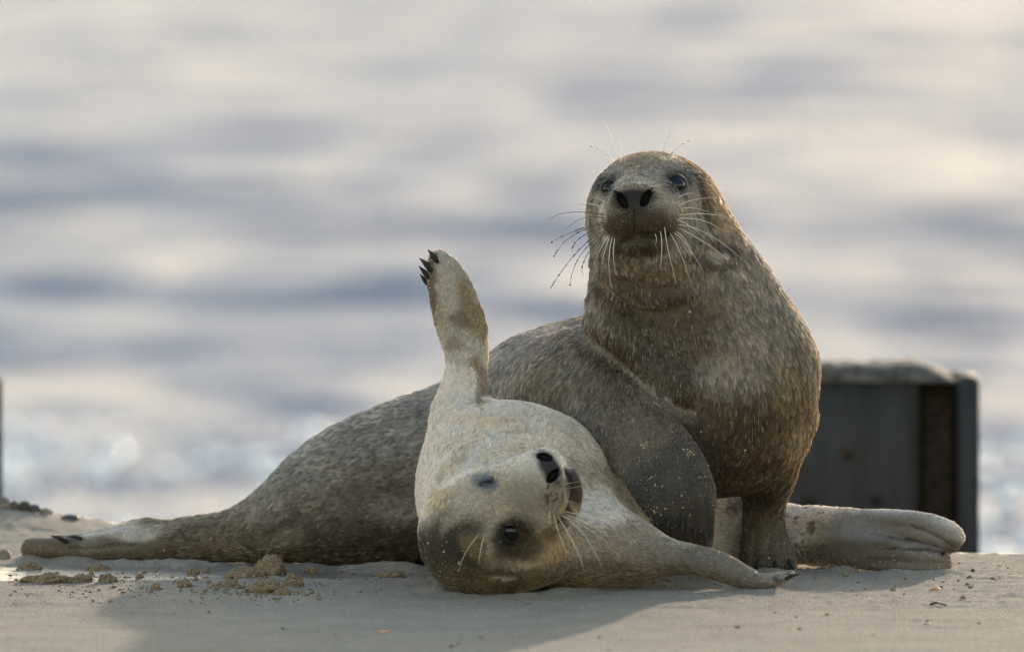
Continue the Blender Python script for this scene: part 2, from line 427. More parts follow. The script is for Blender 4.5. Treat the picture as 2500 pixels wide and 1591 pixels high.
# ------------------------------------------------------------------ sand
rng = np.random.default_rng(7)
def edge_y(x): return 0.92 + 0.10 * np.sin(x * 2.1 + 1.2) + 0.05 * np.sin(x * 5.3) - 0.10 * sm(x, .3, .9) + 0.75 * sm(-x, .55, .85)
CONTACT = [(G(np.array(l)[:, 0], np.array(l)[:, 1])[:, :2], am, wd) for l, am, wd in (
    ([(70, 1372), (200, 1376), (330, 1380), (480, 1384), (640, 1390), (800, 1394), (960, 1394), (1040, 1396)], .016, .030),
    ([(1050, 1440), (1100, 1456), (1200, 1460), (1300, 1457), (1400, 1448), (1500, 1436), (1570, 1428)], .010, .022),
    ([(2000, 1398), (2100, 1404), (2200, 1408), (2310, 1406)], .013, .024), ([(1800, 1400), (1870, 1404), (1940, 1402)], .010, .018), ([(1800, 1446), (1860, 1450), (1910, 1442)], .006, .015))]
def sandz(x, y):
    x = np.asarray(x, float); y = np.asarray(y, float); p = np.column_stack([x.ravel(), y.ravel(), np.zeros(x.size)])
    z = 0.010 * (fbm(p * [1, .6, 1], 2.2, 2, 3) - .5) + 0.0050 * (fbm(p * [.5, 1.2, 1], 16, 3, 5) - .5) + (0.0026 * (noise(p, 62, 9) - .5) + .0024 * (hashf(np.floor(p[:, 0] * 117).astype(np.int64), np.floor(p[:, 1] * 117).astype(np.int64), np.zeros(len(p), np.int64), 3) - .5) ** 3 * 8 * .5) * (1 - .7 * sm(-p[:, 1], .5, .9))
    z = z.reshape(x.shape)
    z = z + 0.042 * np.exp(-((x + .98) / .16) ** 2 - ((y - 1.42) / .22) ** 2)                     # pebbly mound
    z = z + 0.010 * np.exp(-((x + .47) / .10) ** 2 - ((y - .02) / .10) ** 2)                      # churned sand
    z = z + (0.0045 * (fbm(np.column_stack([x.ravel() * .25, y.ravel(), 0 * x.ravel()]), 5.5, 3, 41) - .5) * (1 - sm(y.ravel(), -.5, -.2))).reshape(x.shape)   # wind-smoothed bands
    xr, yr = x.ravel(), y.ravel(); near = (np.abs(xr) < 1.3) & (yr > -.6) & (yr < .9); rid = np.zeros(x.size)
    pn = .25 + 1.3 * fbm(p[near], 22, 3, 51) ** 1.5
    for ln, am, wd in CONTACT:
        dd = np.full(near.sum(), 9.0)
        for a_, b_ in zip(ln[:-1], ln[1:]):
            e = b_ - a_; t = np.clip(((xr[near] - a_[0]) * e[0] + (yr[near] - a_[1]) * e[1]) / (e @ e), 0, 1)
            dd = np.minimum(dd, np.hypot(xr[near] - a_[0] - t * e[0], yr[near] - a_[1] - t * e[1]))
        rid[near] = np.maximum(rid[near], am * np.exp(-(dd / wd) ** 2) * pn)
    z = z + rid.reshape(x.shape)                                                                  # sand pushed up against the animals
    d = y - edge_y(x)
    return z - 1.7 * sm(d, 0.0, 3.2) - 0.05 * sm(d, 0, .25)
def axis(lo, hi, step, far):
    c = np.arange(lo, hi + 1e-6, step); f = np.array(far); return np.concatenate([lo - f[::-1], c, hi + f])
gx = axis(-1.35, 1.35, .0085, [.1, .3, .7, 1.5, 3, 6, 12, 25, 60, 150, 400])
gy = np.concatenate([[-400, -150, -60, -35, -20, -12, -8, -5.5, -4, -3.2, -2.7], np.arange(-2.4, 1.75, .0085), [1.9, 2.2, 2.6, 3.0, 3.5, 4.2, 5.5, 9, 20, 60, 400]])
XX, YY = np.meshgrid(gx, gy, indexing='ij'); ZZ = sandz(XX, YY)
far = sm(np.abs(XX), 1.35, 2.0); ZZ = ZZ
vts = np.column_stack([XX.ravel(), YY.ravel(), ZZ.ravel()])
ii = np.arange(len(gx) * len(gy)).reshape(len(gx), len(gy))
fcs = np.column_stack([ii[:-1, :-1].ravel(), ii[1:, :-1].ravel(), ii[1:, 1:].ravel(), ii[:-1, 1:].ravel()])
sand = tag(mesh_obj('sand', vts, fcs, m_sand), kind='structure')
wet = 1.1 * np.exp(-((XX + .75) / .48) ** 4 - ((YY - .22) / .17) ** 2) + .8 * sm(YY - edge_y(XX), -.15, .1) + .25 * np.exp(-((XX + .3) / .3) ** 2 - ((YY - .1) / .1) ** 2)
at = sand.data.attributes.new('wet', 'FLOAT', 'POINT'); at.data.foreach_set('value', wet.ravel().astype(F32))

# ------------------------------------------------------------------ sea
SEA = -1.0
sx = axis(-9, 9, .15, [1, 3, 7, 15, 40, 120, 400, 1500, 6000]); sy = np.concatenate([np.arange(2.6, 40, .11), 40 * 1.007 ** np.arange(0, 230), [210, 240, 300, 500, 900, 2000, 5000, 9000]])
XX, YY = np.meshgrid(sx, sy, indexing='ij'); ZZ = np.zeros_like(XX); wr_ = np.random.default_rng(21)
for k in range(26):
    L = 0.55 * 1.13 ** k; an = wr_.normal(0, .38); kx, ky = math.sin(an), math.cos(an); ph = wr_.uniform(0, 6.28)
    am = L * (.0075 if L < 1.6 else .0041 if L < 5 else .0028) * wr_.uniform(.5, 1.3)
    q = 2 * math.pi / L * (kx * XX + ky * YY) + ph
    ZZ += am * (np.sin(q) + .25 * np.sin(2 * q + 1))
env = .55 + .9 * fbm(np.column_stack([XX.ravel() * .16, YY.ravel() * .05, 0 * XX.ravel()]), 1.0, 2, 4).reshape(XX.shape)
ZZ = SEA + ZZ * env * (1 - sm(YY, 120, 210)) * (1 - sm(np.abs(XX), 9, 14)) * (.35 + .65 * sm(YY, 3, 14))
ii = np.arange(len(sx) * len(sy)).reshape(len(sx), len(sy))
fcs = np.column_stack([ii[:-1, :-1].ravel(), ii[1:, :-1].ravel(), ii[1:, 1:].ravel(), ii[:-1, 1:].ravel()])
tag(mesh_obj('sea', np.column_stack([XX.ravel(), YY.ravel(), ZZ.ravel()]), fcs, m_sea), kind='structure')
# foam of the breaking wavelets
bm = bmesh.new(); bmesh.ops.create_icosphere(bm, subdivisions=2, radius=1); icv = np.array([v_.co[:] for v_ in bm.verts]); icf = np.array([[q.index for q in f_.verts] for f_ in bm.faces]); bm.free()
bm = bmesh.new(); bmesh.ops.create_icosphere(bm, subdivisions=1, radius=1); ic1v = np.array([v_.co[:] for v_ in bm.verts]); ic1f = np.array([[q.index for q in f_.verts] for f_ in bm.faces]); bm.free()
def blobs(cs, rs, sq=(1, 1, 1), jit=.25, base=(ic1v, ic1f), seed=1):
    r_ = np.random.default_rng(seed); V, F_ = [], []
    for i, (c, r) in enumerate(zip(cs, rs)):
        v_ = base[0] * (1 + r_.uniform(-jit, jit, (len(base[0]), 1))) * r * np.array(sq); V.append(v_ + c); F_.append(base[1] + i * len(base[0]))
    return np.vstack(V), np.vstack(F_)
fr = np.random.default_rng(5); cs, rs = [], []
for k in range(110):
    yy = fr.uniform(12.5, 21); xx = fr.uniform(-2.2, 2.2); n_ = fr.integers(4, 16); sp = fr.uniform(.05, .35)
    for q in range(n_):
        cs.append((xx + fr.normal(0, sp * 1.6), yy + fr.normal(0, sp), SEA + fr.uniform(.0, .07))); rs.append(fr.uniform(.010, .036))
v_, f_ = blobs(cs, rs, (1.3, 1, .7), .3, seed=2); tag(mesh_obj('sea_foam', v_, f_, m_foam), 'flecks of white foam on the broken water', 'foam', kind='stuff')

# ------------------------------------------------------------------ groyne piles
def boxmesh(x0, x1, y0, y1, z0, z1, nseg=10, amp=.004, seed=0, bev=.006):
    bm = bmesh.new(); bmesh.ops.create_cube(bm, size=1)
    for q in bm.verts: q.co = Vector(((x0 + x1) / 2 + q.co.x * (x1 - x0), (y0 + y1) / 2 + q.co.y * (y1 - y0), (z0 + z1) / 2 + q.co.z * (z1 - z0)))
    bmesh.ops.bevel(bm, geom=bm.edges[:], offset=bev, segments=2, affect='EDGES')
    bmesh.ops.subdivide_edges(bm, edges=[e for e in bm.edges if e.calc_length() > .05], cuts=nseg, use_grid_fill=True)
    co = np.array([q.co[:] for q in bm.verts]); d = (fbm(co, 14, 3, seed) - .5) * 2 * amp
    for q, dd in zip(bm.verts, d): q.co += Vector((dd, dd, dd * 1.5))
    return bm
def pile(label, x_off, turn=0):
    y = 3.5; k = S * (DIST + y) / DIST
    ztop = P(1250, 925, y)[2]; zb = -1.9
    L = lambda u: P(u, 900, y)[0]
    t = bpy.data.objects.new('groyne_pile', None); C.objects.link(t); t.location = (x_off, 0, 0)
    tag(t, label, 'pile', 'steel piles of the old groyne')
    bm_obj('front_plate', boxmesh(L(1850), L(2243), y, y + .03, zb, ztop, 10, .003, 1), m_steel, t)
    bm_obj('back_plate', boxmesh(L(1850), L(2392), y + .24, y + .27, zb, ztop, 8, .003, 2), m_steel, t)
    bm_obj('web_plate', boxmesh(L(2205), L(2243), y + .034, y + .236, zb, ztop, 6, .003, 3), m_steel, t)
    bm_obj('channel', boxmesh(L(2247), L(2336), y + .06, y + .235, zb, ztop - .004, 6, .004, 4), m_rust, t)
    bm_obj('flange', boxmesh(L(2340), L(2392), y - .01, y + .235, zb, ztop + .004, 6, .003, 5), m_steel, t)
    # worn, crusted top
    n = 60; xs = np.linspace(L(1845), L(2330), n); V, F_ = [], []
    prof = P(1250, 925, y)[2] - 0; hgt = k * (8 + 30 * sm(xs, L(1850), L(2020)) * (1 - sm(xs, L(2230), L(2340))) + 9 * (noise(np.column_stack([xs, xs * 0, xs * 0]), 28, 3) - .5))
    ys = np.array([-.008, .0, .05, .12, .2, .262, .272])
    for i in range(n):
        for j, yy in enumerate(ys):
            edge = 0 if j in (0, len(ys) - 1) else 1
            nz = (noise(np.array([[xs[i], yy, .3]]), 30, 8)[0] - .5) * .02
            V.append((xs[i], y + yy, ztop - .006 + edge * (hgt[i] + nz * .8) * (0.75 if j in (1, len(ys) - 2) else 1)))
    m_ = len(ys)
    for i in range(n - 1):
        for j in range(m_ - 1): F_.append((i * m_ + j, (i + 1) * m_ + j, (i + 1) * m_ + j + 1, i * m_ + j + 1))
    mesh_obj('crusted_top', V, F_, m_cap, t)
    for u, v_ in ((2068, 1108), (1975, 1226), (2142, 1222)):
        c = P(u, v_, y - .004); bm = bmesh.new(); bmesh.ops.create_cone(bm, cap_ends=True, segments=10, radius1=.013, radius2=.010, depth=.014)
        bmesh.ops.rotate(bm, verts=bm.verts, cent=(0, 0, 0), matrix=Matrix.Rotation(R(90), 3, 'X')); bmesh.ops.translate(bm, verts=bm.verts, vec=c)
        bm_obj('bolt', bm, m_rust, t)
    if turn:
        pv = Vector((L(2392) + x_off, y, 0)); t.matrix_world = Matrix.Translation(pv) @ Matrix.Rotation(R(turn), 4, 'Z') @ Matrix.Translation(-pv) @ Matrix.Translation((x_off, 0, 0))
    return t
pile('dark rusty steel pile standing behind the stretched hind flippers', 0.0)
pile('dark steel pile showing only its edge beside the pebbly mound', P(5, 900, 3.5)[0] - P(2392, 900, 3.5)[0], 15)
# ------------------------------------------------------------------ the two seals: implicit bodies
def px(*a): return np.array(a, float) * S
# ---- the pale pup on its back
B = SDF()
B.ell(P(1255, 1205, -0.02), px(228, 300, 222), k=0.05)                       # shoulders and chest
B.ell(P(1400, 1238, 0.12), px(200, 280, 188), k=0.08)                        # ribs and belly
B.tube([(1400, 1240, .12, 175, 175), (1520, 1265, .22, 142, 145), (1650, 1284, .31, 112, 112), (1780, 1292, .36, 96, 92), (1920, 1304, .36, 76, 74), (2010, 1308, .31, 62, 56), (2060, 1312, .28, 56, 44)], k=0.05)
# hind flippers
B.tube([(1990, 1300, .32, 52, 40), (2080, 1292, .28, 48, 34), (2180, 1288, .25, 46, 28), (2265, 1298, .235, 46, 24), (2316, 1314, .23, 41, 20), (2332, 1323, .23, 30, 17)], k=0.03)
B.tube([(1990, 1325, .31, 46, 36), (2080, 1340, .25, 46, 36), (2180, 1354, .21, 44, 32), (2250, 1366, .19, 39, 28), (2298, 1371, .185, 31, 24)], k=0.02)
# raised flipper
B.tube([(1150, 1120, -.06, 100, 90), (1122, 1030, -.04, 76, 66), (1128, 975, -.03, 62, 50), (1138, 910, -.02, 51, 42), (1139, 860, -.02, 53, 34), (1127, 800, -.02, 62, 27), (1110, 740, -.02, 60, 22), (1090, 680, -.02, 50, 18), (1074, 640, -.02, 34, 14), (1066, 624, -.02, 20, 11)], k=0.035)
# flipper lying on the sand
B.tube([(1430, 1330, -.08, 105, 110), (1530, 1350, -.13, 74, 90), (1610, 1358, -.19, 47, 72), (1690, 1366, -.22, 36, 60), (1760, 1383, -.24, 35, 55), (1812, 1406, -.24, 29, 50), (1858, 1419, -.24, 20, 46), (1900, 1411, -.24, 15, 40), (1928, 1401, -.24, 10, 28)], k=0.04)
# neck and head
B.tube([(1215, 1180, -.10, 175, 200), (1180, 1230, -.20, 152, 160), (1172, 1290, -.29, 138, 140)], k=0.05)
B.ell(P(1166, 1312, -.325), px(138, 140, 138), k=0.03)                       # skull
B.tube([(1200, 1265, -.37, 122, 112), (1250, 1222, -.42, 94, 86), (1295, 1184, -.465, 77, 68), (1322, 1160, -.49, 63, 54), (1332, 1151, -.497, 55, 46)], k=0.035, n=9)
B.ell(P(1330, 1206, -.445), px(58, 58, 68), k=0.03)                          # cheek pad below
B.ell(P(1338, 1140, -.497), px(36, 34, 38), k=0.018)
B.ell(P(1392, 1330, -.19), px(172, 190, 106), k=0.07)                        # throat
B.ell(P(1285, 1330, -.33), px(88, 90, 96), k=0.05)                           # cheek
B.tube([(1300, 1260, -.35, 80, 70), (1360, 1225, -.40, 58, 50), (1386, 1188, -.42, 38, 36), (1392, 1168, -.43, 26, 28)], k=0.012)   # lower jaw
B0 = B.copy()
# ---- the grey-brown seal sitting over it
A = SDF()
A.tube([(330, 1328, .50, 44, 60), (450, 1318, .49, 56, 75), (560, 1308, .48, 64, 90), (650, 1288, .46, 88, 120), (730, 1255, .45, 118, 150), (850, 1212, .45, 172, 190), (1000, 1176, .47, 206, 220), (1150, 1142, .47, 224, 235), (1300, 1092, .45, 248, 245), (1440, 1040, .40, 268, 240), (1560, 1010, .30, 260, 230)], k=0.05)
A.ell(P(1725, 945, .15), px(272, 235, 262), k=0.10)                          # chest
A.tube([(1715, 930, .16, 270, 232), (1690, 840, .15, 258, 220), (1660, 740, .13, 236, 200), (1637, 650, .11, 199, 178), (1614, 575, .11, 176, 160), (1604, 545, .11, 166, 150)], k=0.05, cap=0.10)
A.ell(P(1590, 506, .12), px(152, 150, 134), k=0.03)                          # skull
# muzzle
A.tube([(1584, 495, .05, 118, 102), (1574, 505, -.01, 100, 84), (1566, 514, -.06, 95, 70), (1560, 518, -.085, 86, 62)], hint=(0, 0, 1), k=0.04, n=8)
A.ell(P(1514, 538, -.075), px(50, 48, 44), k=0.02)
A.ell(P(1606, 538, -.075), px(54, 48, 44), k=0.02)
A.ell(P(1546, 482, -.105), px(52, 30, 36), k=0.014)                          # nose
A.ell(P(1560, 588, -.068), px(70, 56, 32), k=0.016)                          # chin
A.ell(P(1580, 625, -.005), px(124, 96, 60), k=0.05)                             # throat
# draped fore flipper
fl = np.array([(1290, 960, .36, 120, 110), (1390, 950, .20, 132, 105), (1440, 972, .11, 124, 92), (1500, 1010, .02, 108, 70), (1575, 1082, -.07, 98, 44), (1632, 1160, -.125, 99, 28), (1666, 1230, -.135, 89, 20), (1690, 1280, -.125, 66, 16), (1716, 1316, -.115, 33, 12), (1728, 1330, -.11, 18, 10)])
A.tube(fl, k=0.07)
# standing fore flipper
A.tube([(1868, 1050, .18, 92, 100), (1880, 1140, .21, 70, 82), (1870, 1205, .24, 55, 62), (1864, 1262, .25, 51, 48), (1868, 1320, .25, 60, 38), (1873, 1368, .24, 70, 32), (1874, 1388, .23, 71, 28)], k=0.05, cap=0.01)
# hind flippers
A.tube([(360, 1312, .50, 46, 55), (290, 1313, .50, 34, 42), (215, 1318, .50, 20, 32), (165, 1320, .50, 12, 22), (145, 1319, .50, 8, 14)], k=0.02)
A.tube([(360, 1335, .49, 40, 55), (260, 1341, .49, 32, 44), (170, 1342, .49, 27, 38), (110, 1339, .49, 27, 30), (78, 1338, .50, 26, 26)], k=0.02)
A0 = A.copy()

def on(sdf, uv, lift=0.0):
    """points of the surface seen through the given pixels"""
    uv = np.asarray(uv, float); h = sdf.hit(uv[:, 0], uv[:, 1]); h = h[~np.isnan(h[:, 0])]
    if lift: h = h + np.array([0, -lift, 0])
    return h
def crease(sdf, base, uv, amp, wid, n=3):
    p = on(base, catmull(uv, n))
    if len(p) > 1: sdf.groove(p, amp, wid)
def roll(sdf, base, uv, r_, out, k=.010, taper=True):
    """a roll of skin (or a toe) lying along the surface under the given pixels, standing proud by out"""
    q = on(base, catmull(uv, 3)); n = len(q); t = np.linspace(0, 1, n); e = np.sin(np.pi * np.clip(t, .02, .98)) ** .6 if taper else np.ones(n)
    g = base.grad(q, e=.012)
    for _ in range(3 if taper and n > 6 else 0):
        for ar in (q, g): ar[1:-1] = (ar[:-2] + ar[1:-1] * 2 + ar[2:]) / 4
    g /= np.linalg.norm(g, axis=1)[:, None]; rr_ = r_ * S * (.45 + .55 * e)
    q = q + g * (out * S * e - rr_)[:, None]
    sdf.tube3(np.column_stack([q, rr_, rr_]), hint=(.13, -.97, .2), k=k)
# folds of the neck
for uv, r_, out in (
    ([(1432, 722), (1452, 772), (1490, 800), (1542, 838), (1596, 880), (1642, 916), (1690, 950), (1730, 965)], 66, 34),
    ([(1446, 690), (1470, 730), (1510, 765), (1560, 792), (1610, 812)], 34, 17),
    ([(1446, 640), (1474, 672), (1514, 702), (1562, 722), (1620, 732), (1690, 712)], 38, 20),
    ([(1500, 626), (1560, 648), (1622, 648), (1684, 622), (1728, 585)], 30, 13),
    ([(1250, 985), (1300, 925), (1360, 880), (1410, 850)], 60, 16), ([(1310, 985), (1370, 940), (1420, 915)], 44, 10)):
    roll(A, A0, uv, r_, out)
# toes of the hind flippers and of the draped one
for uv, r_, out in (([(330, 1300), (270, 1305), (205, 1314), (165, 1318)], 12, 6), ([(340, 1318), (260, 1322), (190, 1328), (150, 1326)], 12, 6), ([(330, 1342), (240, 1346), (150, 1346), (90, 1340)], 17, 6), ([(330, 1358), (240, 1362), (150, 1360)], 10, 4)):
    roll(A, A0, uv, r_, out, .004)
for uv, r_, out in (([(2130, 1262), (2200, 1262), (2270, 1276), (2330, 1312)], 24, 9), ([(2140, 1296), (2210, 1299), (2275, 1316), (2325, 1340)], 18, 8), ([(2120, 1322), (2190, 1322), (2260, 1334), (2300, 1346)], 13, 6), ([(2110, 1352), (2180, 1352), (2250, 1358), (2300, 1362)], 15, 8), ([(2080, 1376), (2160, 1384), (2240, 1388), (2296, 1386)], 16, 7)):
    roll(B, B0, uv, r_, out, .004)
for uv, r_ in (([(1590, 1150), (1598, 1215), (1600, 1275)], 14), ([(1612, 1130), (1628, 1210), (1640, 1295)], 15), ([(1650, 1120), (1668, 1210), (1680, 1312)], 16), ([(1690, 1140), (1708, 1220), (1715, 1315)], 16), ([(1715, 1150), (1736, 1220), (1740, 1300)], 12)):
    roll(A, A0, uv, r_, 7, .005)
for uv, r_ in (([(1835, 1300), (1828, 1345), (1824, 1390)], 16), ([(1860, 1290), (1858, 1340), (1857, 1392)], 17), ([(1888, 1295), (1892, 1345), (1895, 1394)], 17), ([(1908, 1305), (1920, 1350), (1930, 1392)], 14)):
    roll(A, A0, uv, r_, 5, .005)
for uv, r_, out in (([(1120, 850), (1085, 770), (1062, 690), (1058, 650)], 16, 4), ([(1140, 840), (1110, 760), (1082, 680), (1070, 635)], 17, 4), ([(1165, 820), (1140, 750), (1112, 690), (1085, 640)], 17, 4), ([(1050, 1190), (1085, 1130), (1140, 1092), (1210, 1075), (1280, 1072)], 34, 9), ([(1052, 1100), (1120, 1050), (1200, 1030), (1270, 1035)], 36, 8), ([(1480, 1290), (1520, 1320), (1535, 1370), (1525, 1410)], 36, 8)):
    roll(B, B0, uv, r_, out, .008)
for uv, amp, wid in (
    ([(1405, 760), (1418, 815), (1454, 848), (1509, 892), (1564, 938), (1611, 975), (1668, 1006), (1700, 1012)], .014, .010),
    ([(1432, 700), (1436, 760), (1474, 812), (1520, 850), (1570, 885), (1610, 910)], .006, .008),
    ([(1438, 650), (1460, 690), (1500, 722), (1552, 748), (1610, 760), (1680, 740)], .008, .009),
    ([(1500, 640), (1560, 668), (1620, 668), (1680, 640), (1720, 600)], .005, .009),
    ([(1698, 425), (1710, 465), (1720, 510), (1726, 545)], .008, .007),
    ([(1680, 600), (1720, 620), (1760, 610)], .010, .012),
    ([(1790, 1175), (1840, 1150), (1880, 1105), (1905, 1060)], .004, .018)):
    crease(A, A0, uv, amp, wid)
# face of the sitting seal
crease(A, A0, [(1518, 596), (1536, 584), (1556, 578), (1580, 577), (1604, 580), (1626, 572)], .013, .006)   # mouth
crease(A, A0, [(1546, 512), (1547, 530), (1548, 555), (1550, 572)], .003, .003)
crease(A, A0, [(1528, 420), (1552, 412), (1580, 414), (1606, 424)], -.003, .006)
crease(A, A0, [(1535, 436), (1556, 430), (1580, 432), (1600, 442)], .003, .005)
crease(A, A0, [(1456, 440), (1478, 428), (1500, 432)], -.004, .006)
crease(A, A0, [(1628, 432), (1650, 418), (1676, 426)], -.004, .006)
def crB(*a): crease(B, B0, *a)
crB([(1040, 720), (1062, 750), (1078, 800), (1088, 835)], .003, .006)
# pup: skin folds behind the head and the mouth
crB([(1045, 1230), (1080, 1160), (1130, 1120), (1200, 1098), (1270, 1085)], .005, .014)
crB([(1060, 1130), (1130, 1070), (1210, 1052), (1290, 1060)], .003, .014)
crB([(1050, 1060), (1130, 1030), (1220, 1020)], .003, .012)
crB([(1376, 1140), (1390, 1175), (1393, 1205), (1386, 1235), (1366, 1268)], .008, .005)

# nostrils: dark openings cut into the noses
NOSTRIL = []
def slot(sdf, base, uv0, uv1, r, depth=.010):
    p = on(base, [uv0, uv1]); m = p.mean(0); d = p[1] - p[0]; L = np.linalg.norm(d); d /= L
    f = np.array([0, 1.0, 0]); f -= d * (f @ d); f /= np.linalg.norm(f)
    NOSTRIL.append((m, np.array([d, np.cross(f, d), f]), np.array([L * .5, r, depth])))
    sdf.ell(m, (L * .5, r, depth), rot=np.array([d, np.cross(f, d), f]), k=.004, op='s')
slot(A, A0, (1506, 470), (1531, 508), .0074, .015)
slot(A, A0, (1588, 463), (1567, 503), .0074, .015)
slot(B, B0, (1310, 1110), (1348, 1120), .0070, .016)
slot(B, B0, (1366, 1146), (1336, 1176), .0080, .016)

# eyes: an opening in the lids over each eyeball
EYES = []
def eye(sdf, base, uv, r, wpx, hpx, ang, sink, name):
    h = base.hit([uv[0]], [uv[1]])[0]; g = base.grad(h[None])[0]; g /= np.linalg.norm(g)
    vd = ray(*uv); vd /= np.linalg.norm(vd)
    ax = -vd * .55 + g * .45; ax /= np.linalg.norm(ax)
    c = h - ax * (r - sink)
    e1 = np.array([math.cos(ang), 0, math.sin(ang)]); e1 -= ax * (e1 @ ax); e1 /= np.linalg.norm(e1); e2 = np.cross(ax, e1)
    sdf.ell(h, (wpx * S * 1.35, hpx * S * 1.45, r * .55), rot=np.array([e1, e2, ax]), k=.010, op='s')      # hollow round the eye
    sdf.ell(c, (r * 1.12,) * 3, k=.006)                                                                     # lids
    th = np.linspace(0, 2 * math.pi, 13)
    sdf.ell(c + ax * r, (wpx * S, hpx * S, r * .75), rot=np.array([e1, e2, ax]), k=.003, op='s')            # opening
    EYES.append((name, c, r, ax, e1, e2))
eye(A, A0, (1655, 446), .0200, 23, 17, R(-8), .003, 'A')
eye(A, A0, (1484, 455), .0190, 21, 11, R(22), .001, 'A')
eye(B, B0, (1249, 1303), .0190, 22, 16, R(-70), .003, 'B')
eye(B, B0, (1186, 1178), .0190, 23, 4, R(12), .000, 'B')
print('sdf ready', round(time.time() - T0, 1))

hA = np.array(P(1575, 520, 0)); hB = np.array(P(1245, 1240, -.4))
meA = build_mesh(A, (-.92, -.20, -.06), (.60, .72, .82), .0065, refine=((hA, .17, 1), (P(1560, 500, -.05), .10, 1), (P(1530, 850, .0), .20, 1), (P(190, 1325, .48), .15, 1), (P(1655, 1255, -.13), .09, 1), (P(1872, 1350, .22), .07, 1)), name='sitting_seal_body', keep=((P(1560, 500, -.03), .085),) + tuple((e[1], .03) for e in EYES if e[0] == 'A'))
meB = build_mesh(B, (-.20, -.58, -.06), (.86, .48, .62), .0065, refine=((hB, .17, 1), (P(1310, 1180, -.47), .11, 1), (P(2220, 1325, .21), .13, 1)), name='pup_body', keep=((P(1345, 1165, -.47), .05),) + tuple((e[1], .03) for e in EYES if e[0] == 'B'))
print('meshes', len(meA.vertices), len(meB.vertices), round(time.time() - T0, 1))
# ------------------------------------------------------------------ coats
def lerp(a, b, t): return a * (1 - t[:, None]) + np.asarray(b, float) * t[:, None]
def depths(sdf, uv):
    return sdf.hit(np.array([q[0] for q in uv], float), np.array([q[1] for q in uv], float))[:, 1]
def gate(co, y, r):
    """a marking stays on the part of the animal it belongs to"""
    return np.ones(len(co)) if np.isnan(y) else 1 - sm(np.abs(co[:, 1] - y), r, r * 1.5)
def patches(co, base, plist, seed, deep):
    u, v = uv_of(co); n1 = fbm(co, 26, 3, seed); n2 = fbm(co, 9, 2, seed + 5)
    uu = u + (n1 - .5) * 60; vv = v + (n2 - .5) * 50
    col = np.tile(np.asarray(base, float), (len(co), 1)) * (0.80 + .40 * n1)[:, None]
    for (pu, pv, ru, rv, c, st, *an), yd in zip(plist, deep):
        a = R(an[0]) if an else 0.0; wob = an[1] if len(an) > 1 else 1.0
        x = u + (uu - u) * wob - pu; y = v + (vv - v) * wob - pv
        xr = (x * math.cos(a) + y * math.sin(a)) / ru; yr = (-x * math.sin(a) + y * math.cos(a)) / rv
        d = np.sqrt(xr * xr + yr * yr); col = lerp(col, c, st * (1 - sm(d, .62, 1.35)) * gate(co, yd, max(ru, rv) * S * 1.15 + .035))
    return col
PA = [ # u, v, ru, rv, colour, strength, angle, outline wobble
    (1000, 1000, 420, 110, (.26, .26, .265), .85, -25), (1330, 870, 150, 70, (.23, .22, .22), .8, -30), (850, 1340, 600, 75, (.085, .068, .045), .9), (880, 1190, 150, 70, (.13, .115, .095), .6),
    (980, 1240, 70, 35, (.30, .29, .29), .8), (690, 1310, 60, 25, (.26, .25, .24), .7), (790, 1170, 60, 40, (.25, .24, .235), .6), (830, 1080, 100, 40, (.27, .26, .25), .5, -40),
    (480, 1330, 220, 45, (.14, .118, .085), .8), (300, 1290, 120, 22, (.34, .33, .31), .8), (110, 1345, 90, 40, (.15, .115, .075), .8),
    (1400, 920, 130, 110, (.17, .155, .135), .8), (950, 1130, 330, 150, (.165, .158, .148), .5, -20), (1620, 850, 185, 150, (.095, .072, .042), .95), (1700, 800, 120, 100, (.12, .092, .058), .6), (1560, 700, 110, 60, (.115, .09, .06), .8),
    (1600, 920, 120, 60, (.075, .055, .032), .8, 35), (1860, 850, 105, 150, (.225, .20, .17), .75, -20), (1770, 920, 70, 55, (.26, .24, .21), .7, 30), (1800, 1080, 190, 125, (.105, .072, .040), .95), (1720, 1130, 90, 70, (.07, .05, .03), .7),
    (1940, 1000, 50, 160, (.17, .115, .06), .7), (1960, 1080, 30, 50, (.28, .22, .14), .5), (1870, 1280, 95, 130, (.10, .078, .052), .8), (1870, 1370, 85, 30, (.085, .07, .055), .7),
    (1600, 1100, 190, 240, (.12, .105, .09), .6, 15), (1560, 1060, 70, 60, (.15, .125, .10), .5, 30), (1655, 1210, 120, 140, (.075, .068, .063), .9, 15), (1700, 1290, 70, 60, (.062, .054, .049), .9), (1640, 1285, 60, 25, (.05, .045, .042), .6),
    (1580, 470, 190, 150, (.225, .20, .17), .8), (1740, 480, 30, 120, (.27, .19, .10), .7, -20), (1590, 385, 110, 25, (.25, .19, .12), .6), (1562, 550, 100, 52, (.075, .056, .034), .95, 0, .5), (1562, 602, 70, 28, (.08, .062, .04), .8, 0, .5),  # golden strips put rim light into the colour of crown and right edge
    (1580, 650, 110, 30, (.21, .18, .14), .8), (1760, 620, 90, 22, (.14, .105, .07), .8, 40), (1790, 660, 70, 14, (.30, .28, .25), .7, 45), (1740, 590, 60, 14, (.28, .26, .24), .6, 45), (1720, 475, 14, 60, (.11, .08, .05), .6, -15),
    (1657, 440, 44, 38, (.10, .092, .092), .8, 0, .4), (1484, 450, 40, 30, (.095, .088, .088), .8, 0, .4), (1656, 446, 28, 25, (.030, .028, .029), .9, 0, .15), (1484, 455, 27, 19, (.030, .028, .029), .9, 20, .15),
    (1470, 520, 12, 40, (.33, .31, .28), .6, 0, .3), (1548, 455, 50, 14, (.30, .27, .22), .6, 0, .3), (1546, 482, 48, 25, (.026, .024, .025), .95, -6, .4), (1548, 508, 26, 18, (.05, .045, .045), .8, 0, .2)]
